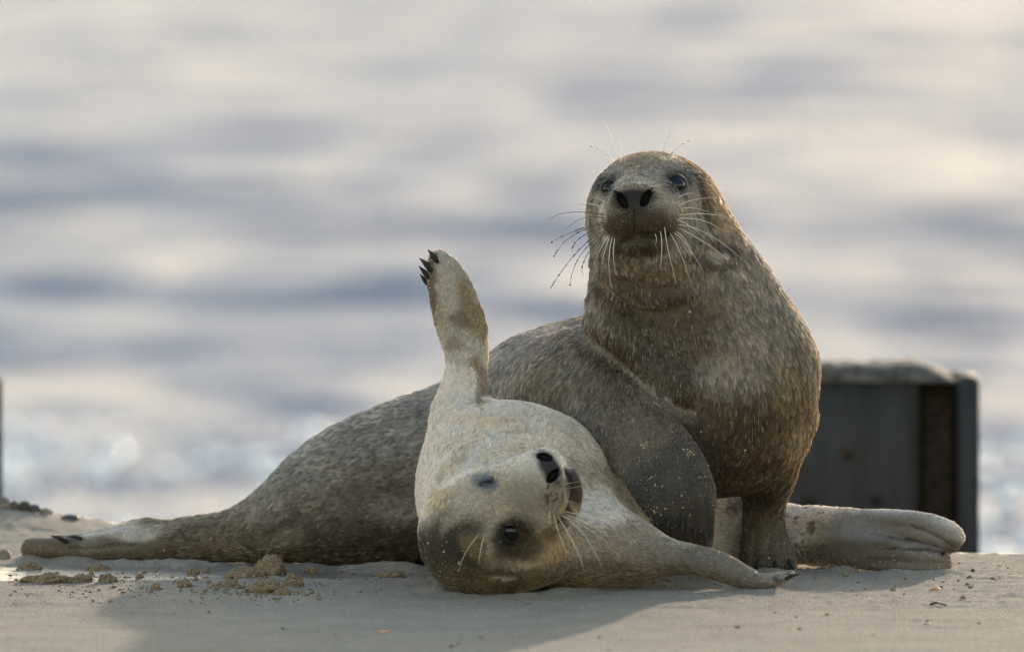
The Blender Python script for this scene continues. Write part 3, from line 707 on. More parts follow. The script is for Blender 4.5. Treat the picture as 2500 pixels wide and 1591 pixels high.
PB = [
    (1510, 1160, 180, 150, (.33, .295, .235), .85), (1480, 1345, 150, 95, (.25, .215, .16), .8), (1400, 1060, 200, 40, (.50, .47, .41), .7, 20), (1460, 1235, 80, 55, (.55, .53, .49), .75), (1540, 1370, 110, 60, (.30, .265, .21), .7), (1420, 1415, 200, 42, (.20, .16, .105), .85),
    (1130, 1080, 100, 18, (.44, .385, .27), .5, -20), (1230, 1110, 80, 16, (.44, .385, .27), .5, -10), (1090, 1150, 60, 14, (.42, .36, .24), .6, -50), (1260, 1060, 40, 14, (.38, .32, .21), .6),
    (1190, 1030, 90, 14, (.50, .42, .27), .6), (1070, 1230, 50, 26, (.44, .35, .20), .7, -60), (1100, 1200, 120, 22, (.42, .34, .21), .5, -35),
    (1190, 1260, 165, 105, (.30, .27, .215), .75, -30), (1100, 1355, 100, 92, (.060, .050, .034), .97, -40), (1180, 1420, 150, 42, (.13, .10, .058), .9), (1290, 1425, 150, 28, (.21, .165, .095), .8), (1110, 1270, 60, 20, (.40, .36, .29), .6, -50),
    (1320, 1335, 85, 50, (.36, .26, .14), .85), (1190, 1350, 70, 30, (.24, .19, .11), .8, 30), (1225, 1400, 30, 9, (.12, .09, .06), .6), (1228, 1408, 20, 5, (.62, .58, .52), .6), (1210, 1300, 24, 60, (.50, .47, .41), .6, 20),
    (1254, 1314, 56, 54, (.06, .052, .043), .92, 0, .4), (1285, 1330, 45, 32, (.13, .10, .07), .7, 30, .5), (1249, 1303, 30, 30, (.026, .024, .024), .9, 0, .1), (1186, 1178, 34, 20, (.17, .18, .215), .95, 12, .2), (1186, 1180, 26, 10, (.09, .095, .12), .7, 12, .1),
    (1290, 1215, 70, 45, (.30, .275, .225), .7), (1365, 1215, 36, 55, (.29, .265, .215), .8, 15, .4), (1380, 1250, 30, 40, (.33, .25, .15), .6), (1340, 1140, 25, 46, (.040, .037, .040), .97, -28, .35), (1358, 1158, 14, 14, (.30, .29, .30), .5, 0, .2),
    (1404, 1186, 22, 52, (.075, .062, .055), .95, -10, .2), (1412, 1200, 12, 28, (.12, .06, .04), .6, -5, .2),
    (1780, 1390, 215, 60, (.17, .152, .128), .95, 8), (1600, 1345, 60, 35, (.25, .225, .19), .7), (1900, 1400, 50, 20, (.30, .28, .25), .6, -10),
    (1110, 720, 85, 130, (.30, .27, .21), .85, -15), (1085, 690, 30, 80, (.38, .36, .31), .7, -15), (1160, 760, 28, 80, (.26, .19, .105), .85, -20), (1125, 770, 22, 22, (.15, .11, .08), .7), (1140, 860, 50, 45, (.34, .33, .31), .7), (1180, 930, 18, 70, (.24, .175, .11), .8), (1045, 740, 12, 90, (.17, .12, .07), .8, -8), (1100, 835, 22, 20, (.22, .17, .11), .6), (1040, 660, 20, 40, (.13, .09, .055), .8),
    (1780, 1260, 70, 60, (.38, .36, .32), .6), (1790, 1230, 26, 20, (.13, .12, .11), .7), (1950, 1280, 50, 60, (.60, .585, .56), .9), (1985, 1320, 30, 70, (.36, .30, .21), .7, -10), (2120, 1290, 130, 55, (.22, .205, .19), .92), (2080, 1350, 150, 40, (.155, .13, .10), .88), (2260, 1300, 110, 50, (.22, .20, .172), .92, 15), (2220, 1370, 130, 30, (.19, .162, .128), .88), (2330, 1335, 40, 24, (.15, .10, .065), .8)]
def strokes(c, co, lst, SD):
    u, v = uv_of(co); u = u + (noise(co, 60, 3) - .5) * 10; v = v + (noise(co, 60, 4) - .5) * 10
    for pts, wid, cc, st in lst:
        q = catmull(pts, 6); d = np.full(len(u), 1e9)
        m = (u > q[:, 0].min() - 40) & (u < q[:, 0].max() + 40) & (v > q[:, 1].min() - 40) & (v < q[:, 1].max() + 40)
        for a_, b_ in zip(q[:-1], q[1:]):
            e = b_ - a_; t = np.clip(((u[m] - a_[0]) * e[0] + (v[m] - a_[1]) * e[1]) / (e @ e), 0, 1)
            d[m] = np.minimum(d[m], np.hypot(u[m] - a_[0] - t * e[0], v[m] - a_[1] - t * e[1]))
        i_ = len(pts) // 2; yd = depths(SD, [pts[i_]])[0]; c = lerp(c, cc, st * (1 - sm(d, wid * .4, wid * 1.5)) * gate(co, yd, .09))
    return c
LIGHT = (.34, .315, .275)
SA = [([(1412, 790), (1440, 832), (1500, 876), (1556, 922), (1604, 960), (1660, 995), (1700, 1000)], 6, LIGHT, .4), ([(1440, 735), (1474, 790), (1520, 826), (1560, 850)], 5, LIGHT, .3),
      ([(1446, 668), (1500, 712), (1560, 735), (1620, 742)], 6, LIGHT, .35), ([(1470, 640), (1520, 660), (1580, 668), (1640, 660)], 5, LIGHT, .4), ([(1560, 950), (1620, 990), (1680, 1000), (1740, 960)], 12, LIGHT, .2),
      ([(1700, 420), (1712, 465), (1722, 512), (1728, 545)], 5, (.075, .055, .035), .8), ([(1742, 585), (1762, 605), (1800, 612)], 12, (.085, .062, .04), .7), ([(1690, 625), (1740, 650), (1790, 650)], 12, (.09, .066, .042), .7), ([(1700, 600), (1745, 622), (1790, 630)], 6, LIGHT, .6),  # first stroke paints the shade of the cheek crease into the coat
      ([(1470, 500), (1464, 530), (1470, 560), (1484, 585)], 5, LIGHT, .7), ([(1500, 446), (1530, 434), (1560, 436), (1590, 444)], 6, LIGHT, .5), ([(1512, 590), (1535, 582), (1556, 577), (1580, 576), (1604, 579), (1630, 570)], 4, (.02, .016, .012), .9),
      ([(1547, 505), (1548, 530), (1549, 560)], 2.5, (.03, .026, .022), .8), ([(1640, 424), (1660, 420), (1684, 434)], 5, (.07, .062, .06), .7), ([(1462, 442), (1480, 432), (1502, 438)], 4, (.07, .062, .06), .7),
      ([(330, 1290), (270, 1297), (205, 1308)], 6, (.36, .345, .32), .7), ([(330, 1327), (250, 1332), (170, 1336)], 3, (.06, .048, .034), .7)]  # last stroke paints the shade of the crease between the toes
SB = [([(1260, 1300), (1290, 1330), (1340, 1310)], 18, (.12, .095, .065), .5), ([(1376, 1140), (1392, 1175), (1394, 1210), (1384, 1245), (1364, 1272)], 4, (.03, .026, .024), .8), ([(1150, 1160), (1186, 1150), (1220, 1155)], 4, (.24, .22, .18), .5), ([(1150, 1195), (1190, 1200), (1215, 1185)], 4, (.26, .25, .23), .5),
      ([(2228, 1279), (2280, 1302), (2326, 1332)], 4, (.10, .08, .06), .7), ([(2170, 1310), (2230, 1320), (2290, 1342)], 4, (.10, .08, .06), .7), ([(2160, 1338), (2240, 1340), (2306, 1348)], 4, (.08, .065, .05), .8)]  # dark strokes put the occlusion shade of the toe creases into the colour
def nostrils(c, co):
    for m_, rot, rad in NOSTRIL:
        q = ((co - m_) @ rot.T) / (rad * 1.06); c[(q * q).sum(1) < 1] = (.008, .007, .007)
    return c
DPA, DPB = depths(A0, PA), depths(B0, PB)
def colour(co, which):
    if which == 'A':
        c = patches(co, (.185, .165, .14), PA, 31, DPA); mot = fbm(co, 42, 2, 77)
        c = strokes(c, co, SA, A0) * (0.76 + .48 * mot)[:, None]; c = c * ((c.mean(1) / .165) ** .38)[:, None]  # contrast raised so the coat colour carries some of the shading
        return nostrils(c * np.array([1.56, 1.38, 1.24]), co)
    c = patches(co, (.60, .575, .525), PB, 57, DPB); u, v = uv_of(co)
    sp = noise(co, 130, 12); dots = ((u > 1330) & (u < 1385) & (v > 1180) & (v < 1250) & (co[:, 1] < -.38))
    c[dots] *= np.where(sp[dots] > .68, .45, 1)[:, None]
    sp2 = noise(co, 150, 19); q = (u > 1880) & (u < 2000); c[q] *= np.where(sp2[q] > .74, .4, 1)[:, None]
    c = strokes(c, co, SB, B0); c = c * ((c.mean(1) / .42) ** .28)[:, None]  # pup's colour contrast is raised too, standing in for shading
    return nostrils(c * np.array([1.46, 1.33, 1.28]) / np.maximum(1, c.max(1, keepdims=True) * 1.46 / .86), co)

GA = np.array([(1546, 440, 0, -1), (1480, 490, -1, .2), (1640, 480, 1, .2), (1590, 390, .1, -1), (1546, 560, 0, 1), (1500, 560, -.5, 1), (1610, 560, .5, 1), (1546, 640, 0, 1), (1450, 600, -.25, 1), (1720, 560, .45, 1), (1800, 660, .6, 1), (1600, 750, .05, 1), (1480, 720, -.1, 1), (1800, 780, .45, 1), (1900, 900, .35, 1), (1960, 1000, .1, 1),
    (1700, 950, -.1, 1), (1600, 900, .0, 1), (1800, 1080, -.1, 1), (1920, 1120, -.45, 1), (1870, 1300, 0, 1), (1430, 800, -.3, 1), (1400, 900, -.45, .8), (1480, 960, .1, 1), (1540, 1030, .4, 1), (1650, 1150, .35, 1), (1690, 1280, .15, 1), (1300, 850, -1, .55), (1280, 950, -.7, .6), (1100, 1000, -1, .35), (900, 1060, -1, .5), (900, 1250, -1, .1), (720, 1230, -1, .5), (500, 1310, -1, .05), (200, 1320, -1, .1)])
GB = np.array([(1300, 1110, -.9, -.1), (1250, 1160, -1, .1), (1217, 1240, -.8, .6), (1320, 1200, -.3, 1), (1350, 1260, .1, 1), (1300, 1330, -.1, 1), (1180, 1310, -.7, .7), (1090, 1350, -.9, .3), (1060, 1290, -.5, -.8), (1200, 1420, -.2, 1), (1300, 1410, .5, .7), (1420, 1400, .9, .3), (1060, 1180, -.1, -1), (1120, 1090, 0, -1), (1220, 1050, .1, -1), (1150, 1000, 0, -1), (1330, 1050, .5, -.7), (1450, 1130, .8, .1), (1400, 1200, .7, .2), (1470, 1280, .8, .3), (1530, 1350, 1, .15), (1560, 1230, .7, .7), (1700, 1370, 1, .25), (1850, 1410, 1, .1),
    (1130, 900, 0, -1), (1100, 720, -.2, -1), (1750, 1270, .9, .3), (1950, 1290, 1, .2), (2100, 1310, 1, .05), (2280, 1330, 1, .15)])
LA = [(1575, 480, 150, 130, .0055), (1555, 540, 110, 60, .0035), (1546, 484, 44, 24, .0), (1562, 580, 60, 6, .0), (1560, 1060, 130, 130, .0080), (1620, 1120, 120, 150, .0052), (1665, 1215, 110, 130, .0034), (1700, 1290, 80, 70, .0027), (1870, 1330, 90, 80, .004), (220, 1325, 200, 60, .003), (1660, 850, 200, 170, .0115), (1860, 900, 130, 190, .0145)]
LB = [(1200, 1280, 190, 170, .0060), (1320, 1190, 90, 90, .0032), (1340, 1140, 28, 44, .0), (1404, 1186, 26, 56, .0015), (1186, 1178, 36, 18, .0), (1780, 1390, 200, 55, .0045), (1110, 730, 90, 140, .0040), (2180, 1320, 190, 90, .0026)]
DLA, DLB = depths(A0, LA), depths(B0, LB)
def lengths(co, base, ll):
    u, v = uv_of(co); L = np.full(len(co), base)
    for (pu, pv, ru, rv, l), yd in zip(ll, DLA if ll is LA else DLB):
        d = np.sqrt(((u - pu) / ru) ** 2 + ((v - pv) / rv) ** 2); t = (1 - sm(d, .75, 1.15)) * gate(co, yd, max(ru, rv) * S * 1.15 + .035); L = L * (1 - t) + l * t
    return L
def coat(me, which, dens, nch, seed):
    co, no, tr = mesh_arrays(me); r = np.random.default_rng(seed)
    vc = colour(co, which)
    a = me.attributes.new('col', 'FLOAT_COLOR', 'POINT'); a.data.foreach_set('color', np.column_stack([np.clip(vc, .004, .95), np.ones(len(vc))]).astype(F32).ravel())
    p0, p1, p2 = co[tr[:, 0]], co[tr[:, 1]], co[tr[:, 2]]; fn = np.cross(p1 - p0, p2 - p0); ar = np.linalg.norm(fn, axis=1) / 2; fn = fn / (2 * ar[:, None] + 1e-12)
    cen = (p0 + p1 + p2) / 3; wgt = ar * np.where(fn[:, 1] > .55, .35, 1.0) * (cen[:, 2] > .004)
    base = .0110 if which == 'A' else .0095; ll = LA if which == 'A' else LB
    Lc = lengths(cen, base, ll); wgt = wgt * np.where(Lc < .0011, 0, np.clip(.0115 / np.maximum(Lc, .001), .8, 2.6))
    for (n_, c, rr_, ax, e1, e2) in EYES:
        if n_ == which: wgt = wgt * (np.linalg.norm(cen - c, axis=1) > rr_ * 1.22)
    N = int(wgt.sum() * dens); t = r.choice(len(tr), N, p=wgt / wgt.sum())
    b = r.random((N, 2)); fl = b.sum(1) > 1; b[fl] = 1 - b[fl]; b3 = np.column_stack([1 - b.sum(1), b])
    cp = (co[tr[t]] * b3[:, :, None]).sum(1); cn = (no[tr[t]] * b3[:, :, None]).sum(1); cn /= np.linalg.norm(cn, axis=1)[:, None]
    Lc = lengths(cp, base, ll)
    # lie of the coat: blend the guide directions, then lay them into the skin
    G_ = GA if which == 'A' else GB; u, v = uv_of(cp); d2 = np.zeros((N, 2)); ws = np.zeros(N)
    for gu, gv, du, dv in G_:
        wq = 1 / (((u - gu) ** 2 + (v - gv) ** 2) + 400) ** 1.6; q = np.array([du, dv]) / math.hypot(du, dv); d2 += wq[:, None] * q; ws += wq
    d2 /= ws[:, None]; d3 = np.column_stack([d2[:, 0], np.zeros(N), -d2[:, 1]])
    sw = (fbm(cp, 30, 2, seed + 3) - .5) * 1.1; tg0 = d3 - cn * (d3 * cn).sum(1)[:, None]; tg0 /= np.linalg.norm(tg0, axis=1)[:, None] + 1e-9
    sd = np.cross(cn, tg0); tg = tg0 * np.cos(sw)[:, None] + sd * np.sin(sw)[:, None]; sd = np.cross(cn, tg)
    # each clump is a lock of nch hairs drawn together at the tip
    M = N * nch; ci = np.repeat(np.arange(N), nch)
    spr = (.0016 + (.085 if which == 'A' else .14) * Lc[ci])[:, None]
    of = r.normal(0, 1, (M, 2)) * spr * .75
    root = cp[ci] + tg[ci] * of[:, :1] + sd[ci] * of[:, 1:] - cn[ci] * .0006
    L = Lc[ci] * r.uniform(.7, 1.25, M)
    tuft = (.55 + .5 * r.random(N))[ci]
    lift = np.clip(r.normal(.26, .10, M), .08, .8)[:, None]
    dr = tg[ci] + sd[ci] * r.normal(0, .12, M)[:, None]; dr /= np.linalg.norm(dr, axis=1)[:, None]
    pts = np.empty((M, 4, 3))
    for k_, f in enumerate((0, .35, .7, 1.0)):
        q = root + dr * (L * f)[:, None] + cn[ci] * (L * f)[:, None] * lift * (1 - .45 * f)
        pull = (.62 * f * f * tuft)[:, None]
        axis_ = cp[ci] + tg[ci] * (Lc[ci] * (f + .25))[:, None] + cn[ci] * (Lc[ci] * f * .26)[:, None]
        off = q - axis_; side = sd[ci] * (off * sd[ci]).sum(1)[:, None]
        pts[:, k_] = q - side * pull
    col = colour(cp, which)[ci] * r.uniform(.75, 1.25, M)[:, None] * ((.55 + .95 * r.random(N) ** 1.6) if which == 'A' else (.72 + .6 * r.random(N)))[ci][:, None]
    # grains of sand caught in the coat
    u2, v2 = u[ci], v[ci]; sandy = r.random(M) < ((.03 if which == 'A' else .015) + .05 * (fbm(cp, 12, 2, 5) > .52)[ci])
    col[sandy] = np.array([.50, .42, .30]) * r.uniform(.6, 1.2, (sandy.sum(), 1))
    rad = np.where(which == 'A', .00043, .00041) * r.uniform(.8, 1.3, M)
    rad = rad[:, None] * np.array([1, .95, .7, .22])[None]
    hc = bpy.data.hair_curves.new('fur'); hc.add_curves([4] * M)
    hc.attributes['position'].data.foreach_set('vector', pts.astype(F32).ravel())
    (hc.attributes.get('radius') or hc.attributes.new('radius', 'FLOAT', 'POINT')).data.foreach_set('value', rad.astype(F32).ravel())
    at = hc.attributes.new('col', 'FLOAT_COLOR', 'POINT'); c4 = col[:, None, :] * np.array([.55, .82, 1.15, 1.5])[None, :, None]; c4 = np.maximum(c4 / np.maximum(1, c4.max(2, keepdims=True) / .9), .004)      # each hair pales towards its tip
    at.data.foreach_set('color', np.concatenate([c4, np.ones((M, 4, 1))], 2).astype(F32).ravel())
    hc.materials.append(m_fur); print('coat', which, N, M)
    return hc
def seal(name, label, me, which, base, dens):
    t = bpy.data.objects.new(name, None); C.objects.link(t); t.location = base; tag(t, label, 'seal', 'grey seals on the beach')
    iv = Matrix.Translation(-Vector(base))
    def put(o, par=t):
        o.parent = par
        if par is t: o.matrix_parent_inverse = iv
        return o
    me.materials.append(m_skin); bo = bpy.data.objects.new('body', me); C.objects.link(bo); put(bo)
    hc = coat(me, which, dens, 14, 3 if which == 'A' else 4); fo = bpy.data.objects.new('fur', hc); C.objects.link(fo); put(fo, bo); tag(fo, kind='stuff')
    for (n_, c, r_, ax, e1, e2) in EYES:
        if n_ != which: continue
        bm = bmesh.new(); bmesh.ops.create_uvsphere(bm, u_segments=28, v_segments=18, radius=r_); bmesh.ops.translate(bm, verts=bm.verts, vec=c); put(bm_obj('eye', bm, m_eye))
    return t, put
sealA, putA = seal('grey_seal', 'grey-brown seal sitting upright with its flipper laid over the pale pup', meA, 'A', (.35, .25, 0), 22000)
sealB, putB = seal('seal_pup', 'pale cream pup lying on its back with one fore flipper raised', meB, 'B', (.05, -.05, 0), 24000)
print('coats', round(time.time() - T0, 1))
# ------------------------------------------------------------------ claws
def claw(put, sdf, b0, t0, r, Y=None, lift=.002):
    h = sdf.hit([b0[0]], [b0[1]])[0]
    if np.isnan(h[0]): h = P(b0[0], b0[1], Y if Y is not None else 0)
    h = h + np.array([0, -lift, 0]); tip = P(t0[0], t0[1], h[1] - .004)
    mid = (h + tip) / 2 + np.array([0, -.004, .002]); q = catmull([h, mid, tip], 4)
    v, f = tube_mesh(q, np.interp(np.linspace(0, 1, len(q)), [0, .4, 1], [r * .8, r, r * .12]), 7); put(mesh_obj('claw', v, f, m_claw))
for b0, t0, r in (((1068, 640), (1044, 609), .0052), ((1052, 660), (1024, 630), .0056), ((1045, 678), (1022, 649), .0046), ((1042, 693), (1025, 669), .0042), ((1918, 1412), (1954, 1400), .0035), ((2300, 1352), (2312, 1344), .003)):
    claw(putB, B, b0, t0, r)
for b0, t0, r in (((200, 1314), (162, 1310), .0035), ((165, 1322), (124, 1307), .005), ((1604, 1255), (1594, 1288), .0032), ((1634, 1262), (1628, 1300), .0036), ((1668, 1270), (1662, 1314), .0036), ((1698, 1285), (1694, 1325), .0034), ((1722, 1300), (1722, 1334), .003),
                  ((1850, 1368), (1848, 1396), .004), ((1892, 1370), (1896, 1398), .004), ((1926, 1366), (1938, 1396), .004)):
    claw(putA, A, b0, t0, r)
# ------------------------------------------------------------------ whiskers
wrng = np.random.default_rng(12)
def whisker(put, sdf, a, b, c, r, out, dark=False, beads=0):
    h = sdf.hit([a[0]], [a[1]])[0]
    if np.isnan(h[0]): h = P(a[0], a[1], -.05)
    y0 = h[1]; L = math.hypot(c[0] - a[0], c[1] - a[1]) * S
    m = P(b[0], b[1], y0 - L * out * .55); e = P(c[0], c[1], y0 - L * out * .55 + L * .15)
    ctl = 2 * m - (h + e) / 2; t = np.linspace(0, 1, 13)[:, None]; q = h * (1 - t) ** 2 + ctl * 2 * t * (1 - t) + e * t ** 2
    v, f = tube_mesh(q, np.linspace(r, r * .3, 13), 5)
    if beads:
        ks = wrng.uniform(.25, 1, beads); cs = [q[int(k * 12)] + (q[min(12, int(k * 12) + 1)] - q[int(k * 12)]) * wrng.random() for k in ks]
        bv, bf = blobs(cs, wrng.uniform(.0008, .0019, beads), jit=.3, seed=int(ks[0] * 1000)); n = len(v); v = list(v) + bv.tolist(); f = list(f) + [tuple(int(i) + n for i in q_) for q_ in bf]
    put(mesh_obj('whisker', [list(map(float, p)) for p in v], f, m_whisker_d if dark else m_whisker))
def z1(x, y): return (1340 + x / 3.482, 280 + y / 3.482)
def z2(x, y): return (1000 + x / 2.946, 960 + y / 2.946)
WR = [(1095, 790, 1250, 720, 1515, 712), (1110, 805, 1220, 792, 1360, 830), (1090, 858, 1420, 852, 1712, 958), (1095, 885, 1340, 910, 1525, 1042), (1085, 890, 1220, 960, 1330, 1055), (1090, 935, 1360, 1020, 1690, 1270), (1100, 960, 1360, 1110, 1520, 1240), (1060, 1000, 1190, 1130, 1318, 1350), (1080, 990, 1170, 1080, 1225, 1200), (1030, 1010, 1120, 1180, 1222, 1472), (985, 960, 1020, 1180, 1090, 1440), (950, 990, 960, 1160, 940, 1320), (1095, 710, 1170, 672, 1250, 672), (900, 1010, 915, 1060, 900, 1110)]
WL = [(470, 850, 180, 830, 5, 890), (470, 880, 290, 880, 150, 980), (465, 915, 230, 985, 20, 1085), (465, 930, 200, 1030, 40, 1210), (470, 990, 250, 1155, 10, 1480), (480, 1000, 265, 1200, 180, 1455), (480, 1010, 310, 1220, 292, 1380), (470, 950, 260, 1050, 198, 1165), (510, 1020, 440, 1140, 380, 1270), (520, 1030, 470, 1180, 445, 1310), (540, 1040, 510, 1250, 535, 1480), (560, 1050, 550, 1230, 590, 1360), (490, 760, 430, 718, 370, 712), (470, 790, 330, 755, 250, 770)]
WT = [(625, 400, 540, 210, 465, 50), (652, 410, 630, 310, 603, 225), (560, 400, 450, 310, 335, 258), (940, 390, 1015, 190, 1098, 15), (985, 400, 1100, 275, 1238, 200)]
for w_ in WR: whisker(putA, A, z1(*w_[:2]), z1(*w_[2:4]), z1(*w_[4:]), .00075, .15)
for i, w_ in enumerate(WL): whisker(putA, A, z1(*w_[:2]), z1(*w_[2:4]), z1(*w_[4:]), .0008, .15, dark=i < 8, beads=(0, 0, 8, 10, 22, 16, 9, 6)[i] if i < 8 else 0)
for i, w_ in enumerate(WT): whisker(putA, A, z1(*w_[:2]), z1(*w_[2:4]), z1(*w_[4:]), .0006, .05, beads=5 if i in (2, 3, 4) else 0)
BW = [(900, 405, 885, 300, 900, 205), (925, 400, 930, 310, 985, 255), (945, 398, 970, 295, 1030, 225), (985, 400, 1030, 295, 1095, 242), (1020, 410, 1075, 318, 1145, 288), (1040, 430, 1100, 355, 1185, 332), (1050, 440, 1120, 385, 1190, 372), (1060, 450, 1130, 405, 1200, 402), (860, 425, 840, 370, 835, 300),
      (1120, 650, 1165, 642, 1215, 632), (1125, 685, 1185, 674, 1250, 666), (1115, 770, 1160, 778, 1200, 790), 
      (1085, 870, 1265, 1030, 1395, 1285), (1065, 885, 1200, 1120, 1258, 1300), (1035, 860, 1080, 1020, 1150, 1185), (1005, 850, 1003, 905, 1010, 955), (1100, 855, 1350, 975, 1430, 1035), (1100, 845, 1300, 890, 1385, 918), (1095, 870, 1330, 1000, 1425, 1100),
      (497, 1018, 410, 1130, 355, 1270), (535, 1030, 510, 1130, 495, 1235)]
for w_ in BW: whisker(putB, B, z2(*w_[:2]), z2(*w_[2:4]), z2(*w_[4:]), .0007 if not 9 <= BW.index(w_) <= 11 else .0004, .45)

# sand stuck to the flippers
def stuck(put, sdf, spots, seed):
    r_ = np.random.default_rng(seed); cs, rs = [], []
    for u, v, su, sv, n in spots:
        h = sdf.hit(u + r_.normal(0, su, n), v + r_.normal(0, sv, n)); h = h[~np.isnan(h[:, 0])]
        cs += list(h); rs += list(np.minimum(.0005 + r_.exponential(.0005, len(h)), .0026))
    v_, f_ = blobs(cs, rs, jit=.35, seed=seed); o = mesh_obj('sand_grains', v_, f_, m_grain); put(o); tag(o, kind='stuff')
stuck(putA, A, ((1573, 1088, 5, 5, 14), (1683, 1103, 8, 6, 24), (1555, 1122, 5, 5, 8), (1585, 1172, 12, 8, 20), (1600, 1255, 12, 16, 40), (1640, 1180, 60, 70, 90), (1860, 1330, 40, 40, 50), (1800, 1100, 110, 80, 30), (1640, 850, 110, 90, 30), (500, 1330, 120, 25, 50)), 41)
stuck(putB, B, ((1172, 795, 8, 22, 70), (1160, 740, 10, 30, 40), (1046, 700, 5, 40, 60), (1060, 790, 8, 25, 50), (1100, 830, 12, 14, 30), (1040, 670, 10, 20, 30), (1110, 740, 30, 60, 40), (1330, 995, 60, 8, 80), (1700, 1345, 70, 10, 60), (1800, 1400, 60, 15, 30), (1100, 1380, 50, 40, 80), (2150, 1370, 90, 20, 60)), 42)

# ------------------------------------------------------------------ sand lumps, crumbs, shells and stones
def lump(name, u, v, wpx, hpx, m, seed, rough=.5, label=None, cat=None, group=None, fine=28):
    c = G(u, v); c[2] = sandz(np.array([c[0]]), np.array([c[1]]))[0]; wx, hz = wpx * S / 2, hpx * S
    bm = bmesh.new(); bmesh.ops.create_icosphere(bm, subdivisions=4 if wpx > 30 else 3, radius=1); co = np.array([q.co[:] for q in bm.verts])
    n = fbm(co + seed * 7.3, 1.6, 2, seed); m2 = np.abs(noise(co * [1, 1, hz / wx * 1.6] + seed, 5.2, seed) - .5) * 2; m3 = noise(co + seed, 11, seed + 1)
    rr_ = 1 + rough * ((n - .5) * 1.5 + (.5 - m2) * .5 + (m3 - .5) * .35)
    co = co * rr_[:, None]; co[:, 2] = np.maximum(co[:, 2], -.35)
    for q, k in zip(bm.verts, co): q.co = Vector((k[0] * wx, k[1] * wx * .8, (k[2] + .25) * hz * .8))
    if wpx > 24 and m is m_clump:
        rl = np.random.default_rng(seed); vv = np.array([q.co[:] for q in bm.verts]); vv = vv[vv[:, 2] > -.1 * hz]; n_ = int(wpx * 1.6)
        bv, bf = blobs(vv[rl.integers(0, len(vv), n_)], np.minimum(.0012 + rl.exponential(.0011, n_), .0045), jit=.35, seed=seed)
        nv = [bm.verts.new(k) for k in bv]
        for k in bf: bm.faces.new([nv[i] for i in k])
    o = bm_obj(name, bm, m); o.location = c; tag(o, label, cat, group); return o
grp = 'lumps of churned sand'
for i, (u, v, wp, hp, lab) in enumerate((
    (660, 1402, 62, 44, 'tallest crumbly lump of damp sand standing behind the heap'), (604, 1418, 84, 24, 'long low lump of damp sand beside the tallest one'), (556, 1432, 46, 16, 'small ragged lump of sand at the end of the heap'),
    (652, 1441, 80, 26, 'wide crumbly lump of sand in front of the tallest one'), (716, 1430, 42, 28, 'squat rounded lump of sand closing the heap'), (690, 1449, 34, 14, 'flat little lump of sand leaning on the wide one'),
    (112, 1416, 96, 22, 'long dark ridge of sand below the tail flippers'), (197, 1416, 50, 16, 'short dark ridge of sand beside the long one'), (452, 1432, 34, 14, 'small mound of sand apart from the heap'),
    (470, 1400, 26, 12, 'little lump of sand on the wet patch'), (505, 1396, 18, 14, 'round crumb of sand on the wet patch'), (340, 1408, 18, 10, 'crumb of sand below the tail'), (262, 1418, 40, 18, 'cluster of sand crumbs between ridge and heap'),
    (955, 1408, 60, 12, 'flat lump of sand under the belly near the pup'), (380, 1434, 22, 14, 'upright crumb of sand before the wet patch'), (760, 1400, 26, 12, 'small crumb of sand below the belly'), (75, 1390, 44, 14, 'low sand lump near the tip of the tail'), (240, 1388, 50, 12, 'flat lump of sand on the wet sheen'),
    (2078, 1392, 46, 22, 'lump of sand tucked under the hind flippers'), (2030, 1396, 60, 12, 'low smear of sand beside the standing flipper'))):
    lump('sand_lump', u, v, wp, hp, m_clump, 11 + i, .62, lab, 'sand lump', grp)
cr = np.random.default_rng(8); cs, rs = [], []
for (u0, v0, su, sv, n) in ((640, 1440, 90, 16, 170), (480, 1430, 120, 14, 120), (220, 1410, 160, 16, 150), (800, 1440, 120, 12, 40), (330, 1445, 180, 12, 60), (2060, 1400, 60, 6, 60), (2250, 1420, 130, 20, 40), (1650, 1432, 90, 8, 40), (1000, 1405, 90, 10, 60), (1300, 1500, 700, 60, 60)):
    for k in range(n):
        c = G(u0 + cr.normal(0, su), v0 + cr.normal(0, sv)); r_ = min(.0045, .0010 + cr.exponential(.0011)); c[2] = sandz(np.array([c[0]]), np.array([c[1]]))[0] + r_ * .4; cs.append(c); rs.append(r_)
v_, f_ = blobs(cs, rs, (1.15, 1, .8), .35, seed=9); tag(mesh_obj('sand_crumbs', v_, f_, m_clump), 'crumbs of loose sand scattered over the beach', 'sand crumbs', kind='stuff')
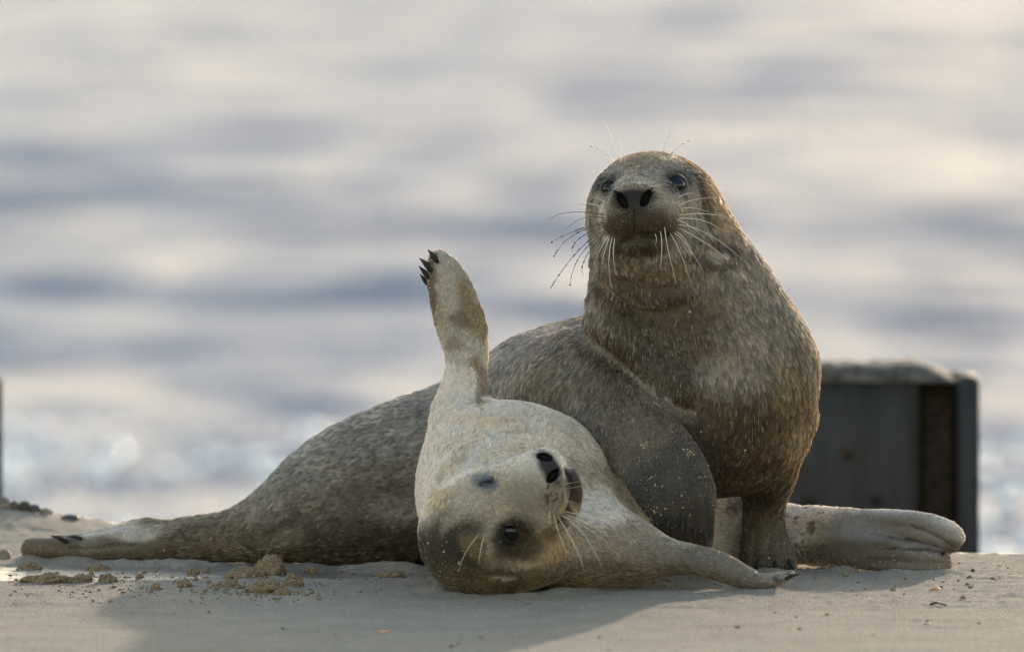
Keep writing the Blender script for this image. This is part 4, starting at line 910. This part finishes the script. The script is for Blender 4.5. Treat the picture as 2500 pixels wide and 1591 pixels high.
for i, (u, v, wp, hp, m, nm, lab, cat) in enumerate((
    (2285, 1441, 22, 7, m_shell, 'shell_chip', 'orange shell chip casting a thin shadow on the sunlit sand', 'shell'), (2375, 1395, 10, 8, m_dark, 'pebble', 'small round black pebble behind the shell chip', 'pebble'),
    (2368, 1412, 14, 7, m_clump, 'sand_lump', 'brown sand crumb between black pebble and shell chip', 'sand lump'), (2263, 1524, 16, 5, m_shell, 'shell_chip', 'flat brown shell chip on the smooth sunlit sand', 'shell'), (2390, 1522, 8, 5, m_dark, 'pebble', 'tiny dark pebble near the flat brown shell chip', 'pebble'),
    (2442, 1382, 14, 5, m_shell, 'shell_chip', 'small reddish shell chip by the edge of the sand', 'shell'), (690, 1534, 9, 4, m_dark, 'pebble', 'small dark pebble on the shaded smooth sand', 'pebble'), (510, 1494, 8, 4, m_dark, 'pebble', 'tiny dark speck of stone below the sand heap', 'pebble'), (1102, 1577, 12, 6, m_dark, 'pebble', 'dark pebble at the edge of the head shadow', 'pebble'), (935, 1540, 28, 4, m_shell, 'shell_chip', 'thin brown shell sliver on the shaded sand', 'shell'))):
    lump(nm, u, v, wp, hp, m, 60 + i, .35, lab, cat)
q = [G(2272 + a, 1477 + b) + np.array([0, 0, c]) for a, b, c in ((0, 0, .002), (12, -1, .004), (24, 0, .003), (38, 2, .002))]
v_, f_ = tube_mesh(catmull(q, 4), [.0022] * 6 + [.0015] * 7, 6); tag(mesh_obj('twig', v_, f_, m_weed), 'thin dark twig lying on the sunlit sand', 'twig')
for i, (u, v, wp, hp, m) in enumerate(((6, 1270, 34, 26, m_stone), (36, 1274, 26, 20, m_dark), (58, 1277, 30, 22, m_weed), (84, 1280, 30, 18, m_dark), (112, 1286, 34, 14, m_stone), (172, 1290, 42, 16, m_dark), (20, 1300, 24, 14, m_clump), (10, 1350, 30, 22, m_stone), (14, 1345, 16, 14, m_stone))):
    c = P(u, v, 1.38 if v < 1310 else .55); o = lump('pebble', 1250, 1400, wp, hp, m, 90 + i, .45,
        ('brownish stone resting on the pebbly mound', 'dark stone resting on the pebbly mound', 'dark brown stone between two black ones on the mound', 'dark flat stone on the pebbly mound', 'grey-brown flat stone on the slope of the mound', 'low dark stone at the foot of the mound', 'sandy stone below the mound top', 'brown stone near the tip of the tail', 'small brown stone leaning on a larger one near the tail')[i], 'stone')
    o.location = (c[0], c[1], sandz(np.array([c[0]]), np.array([c[1]]))[0] + .002)
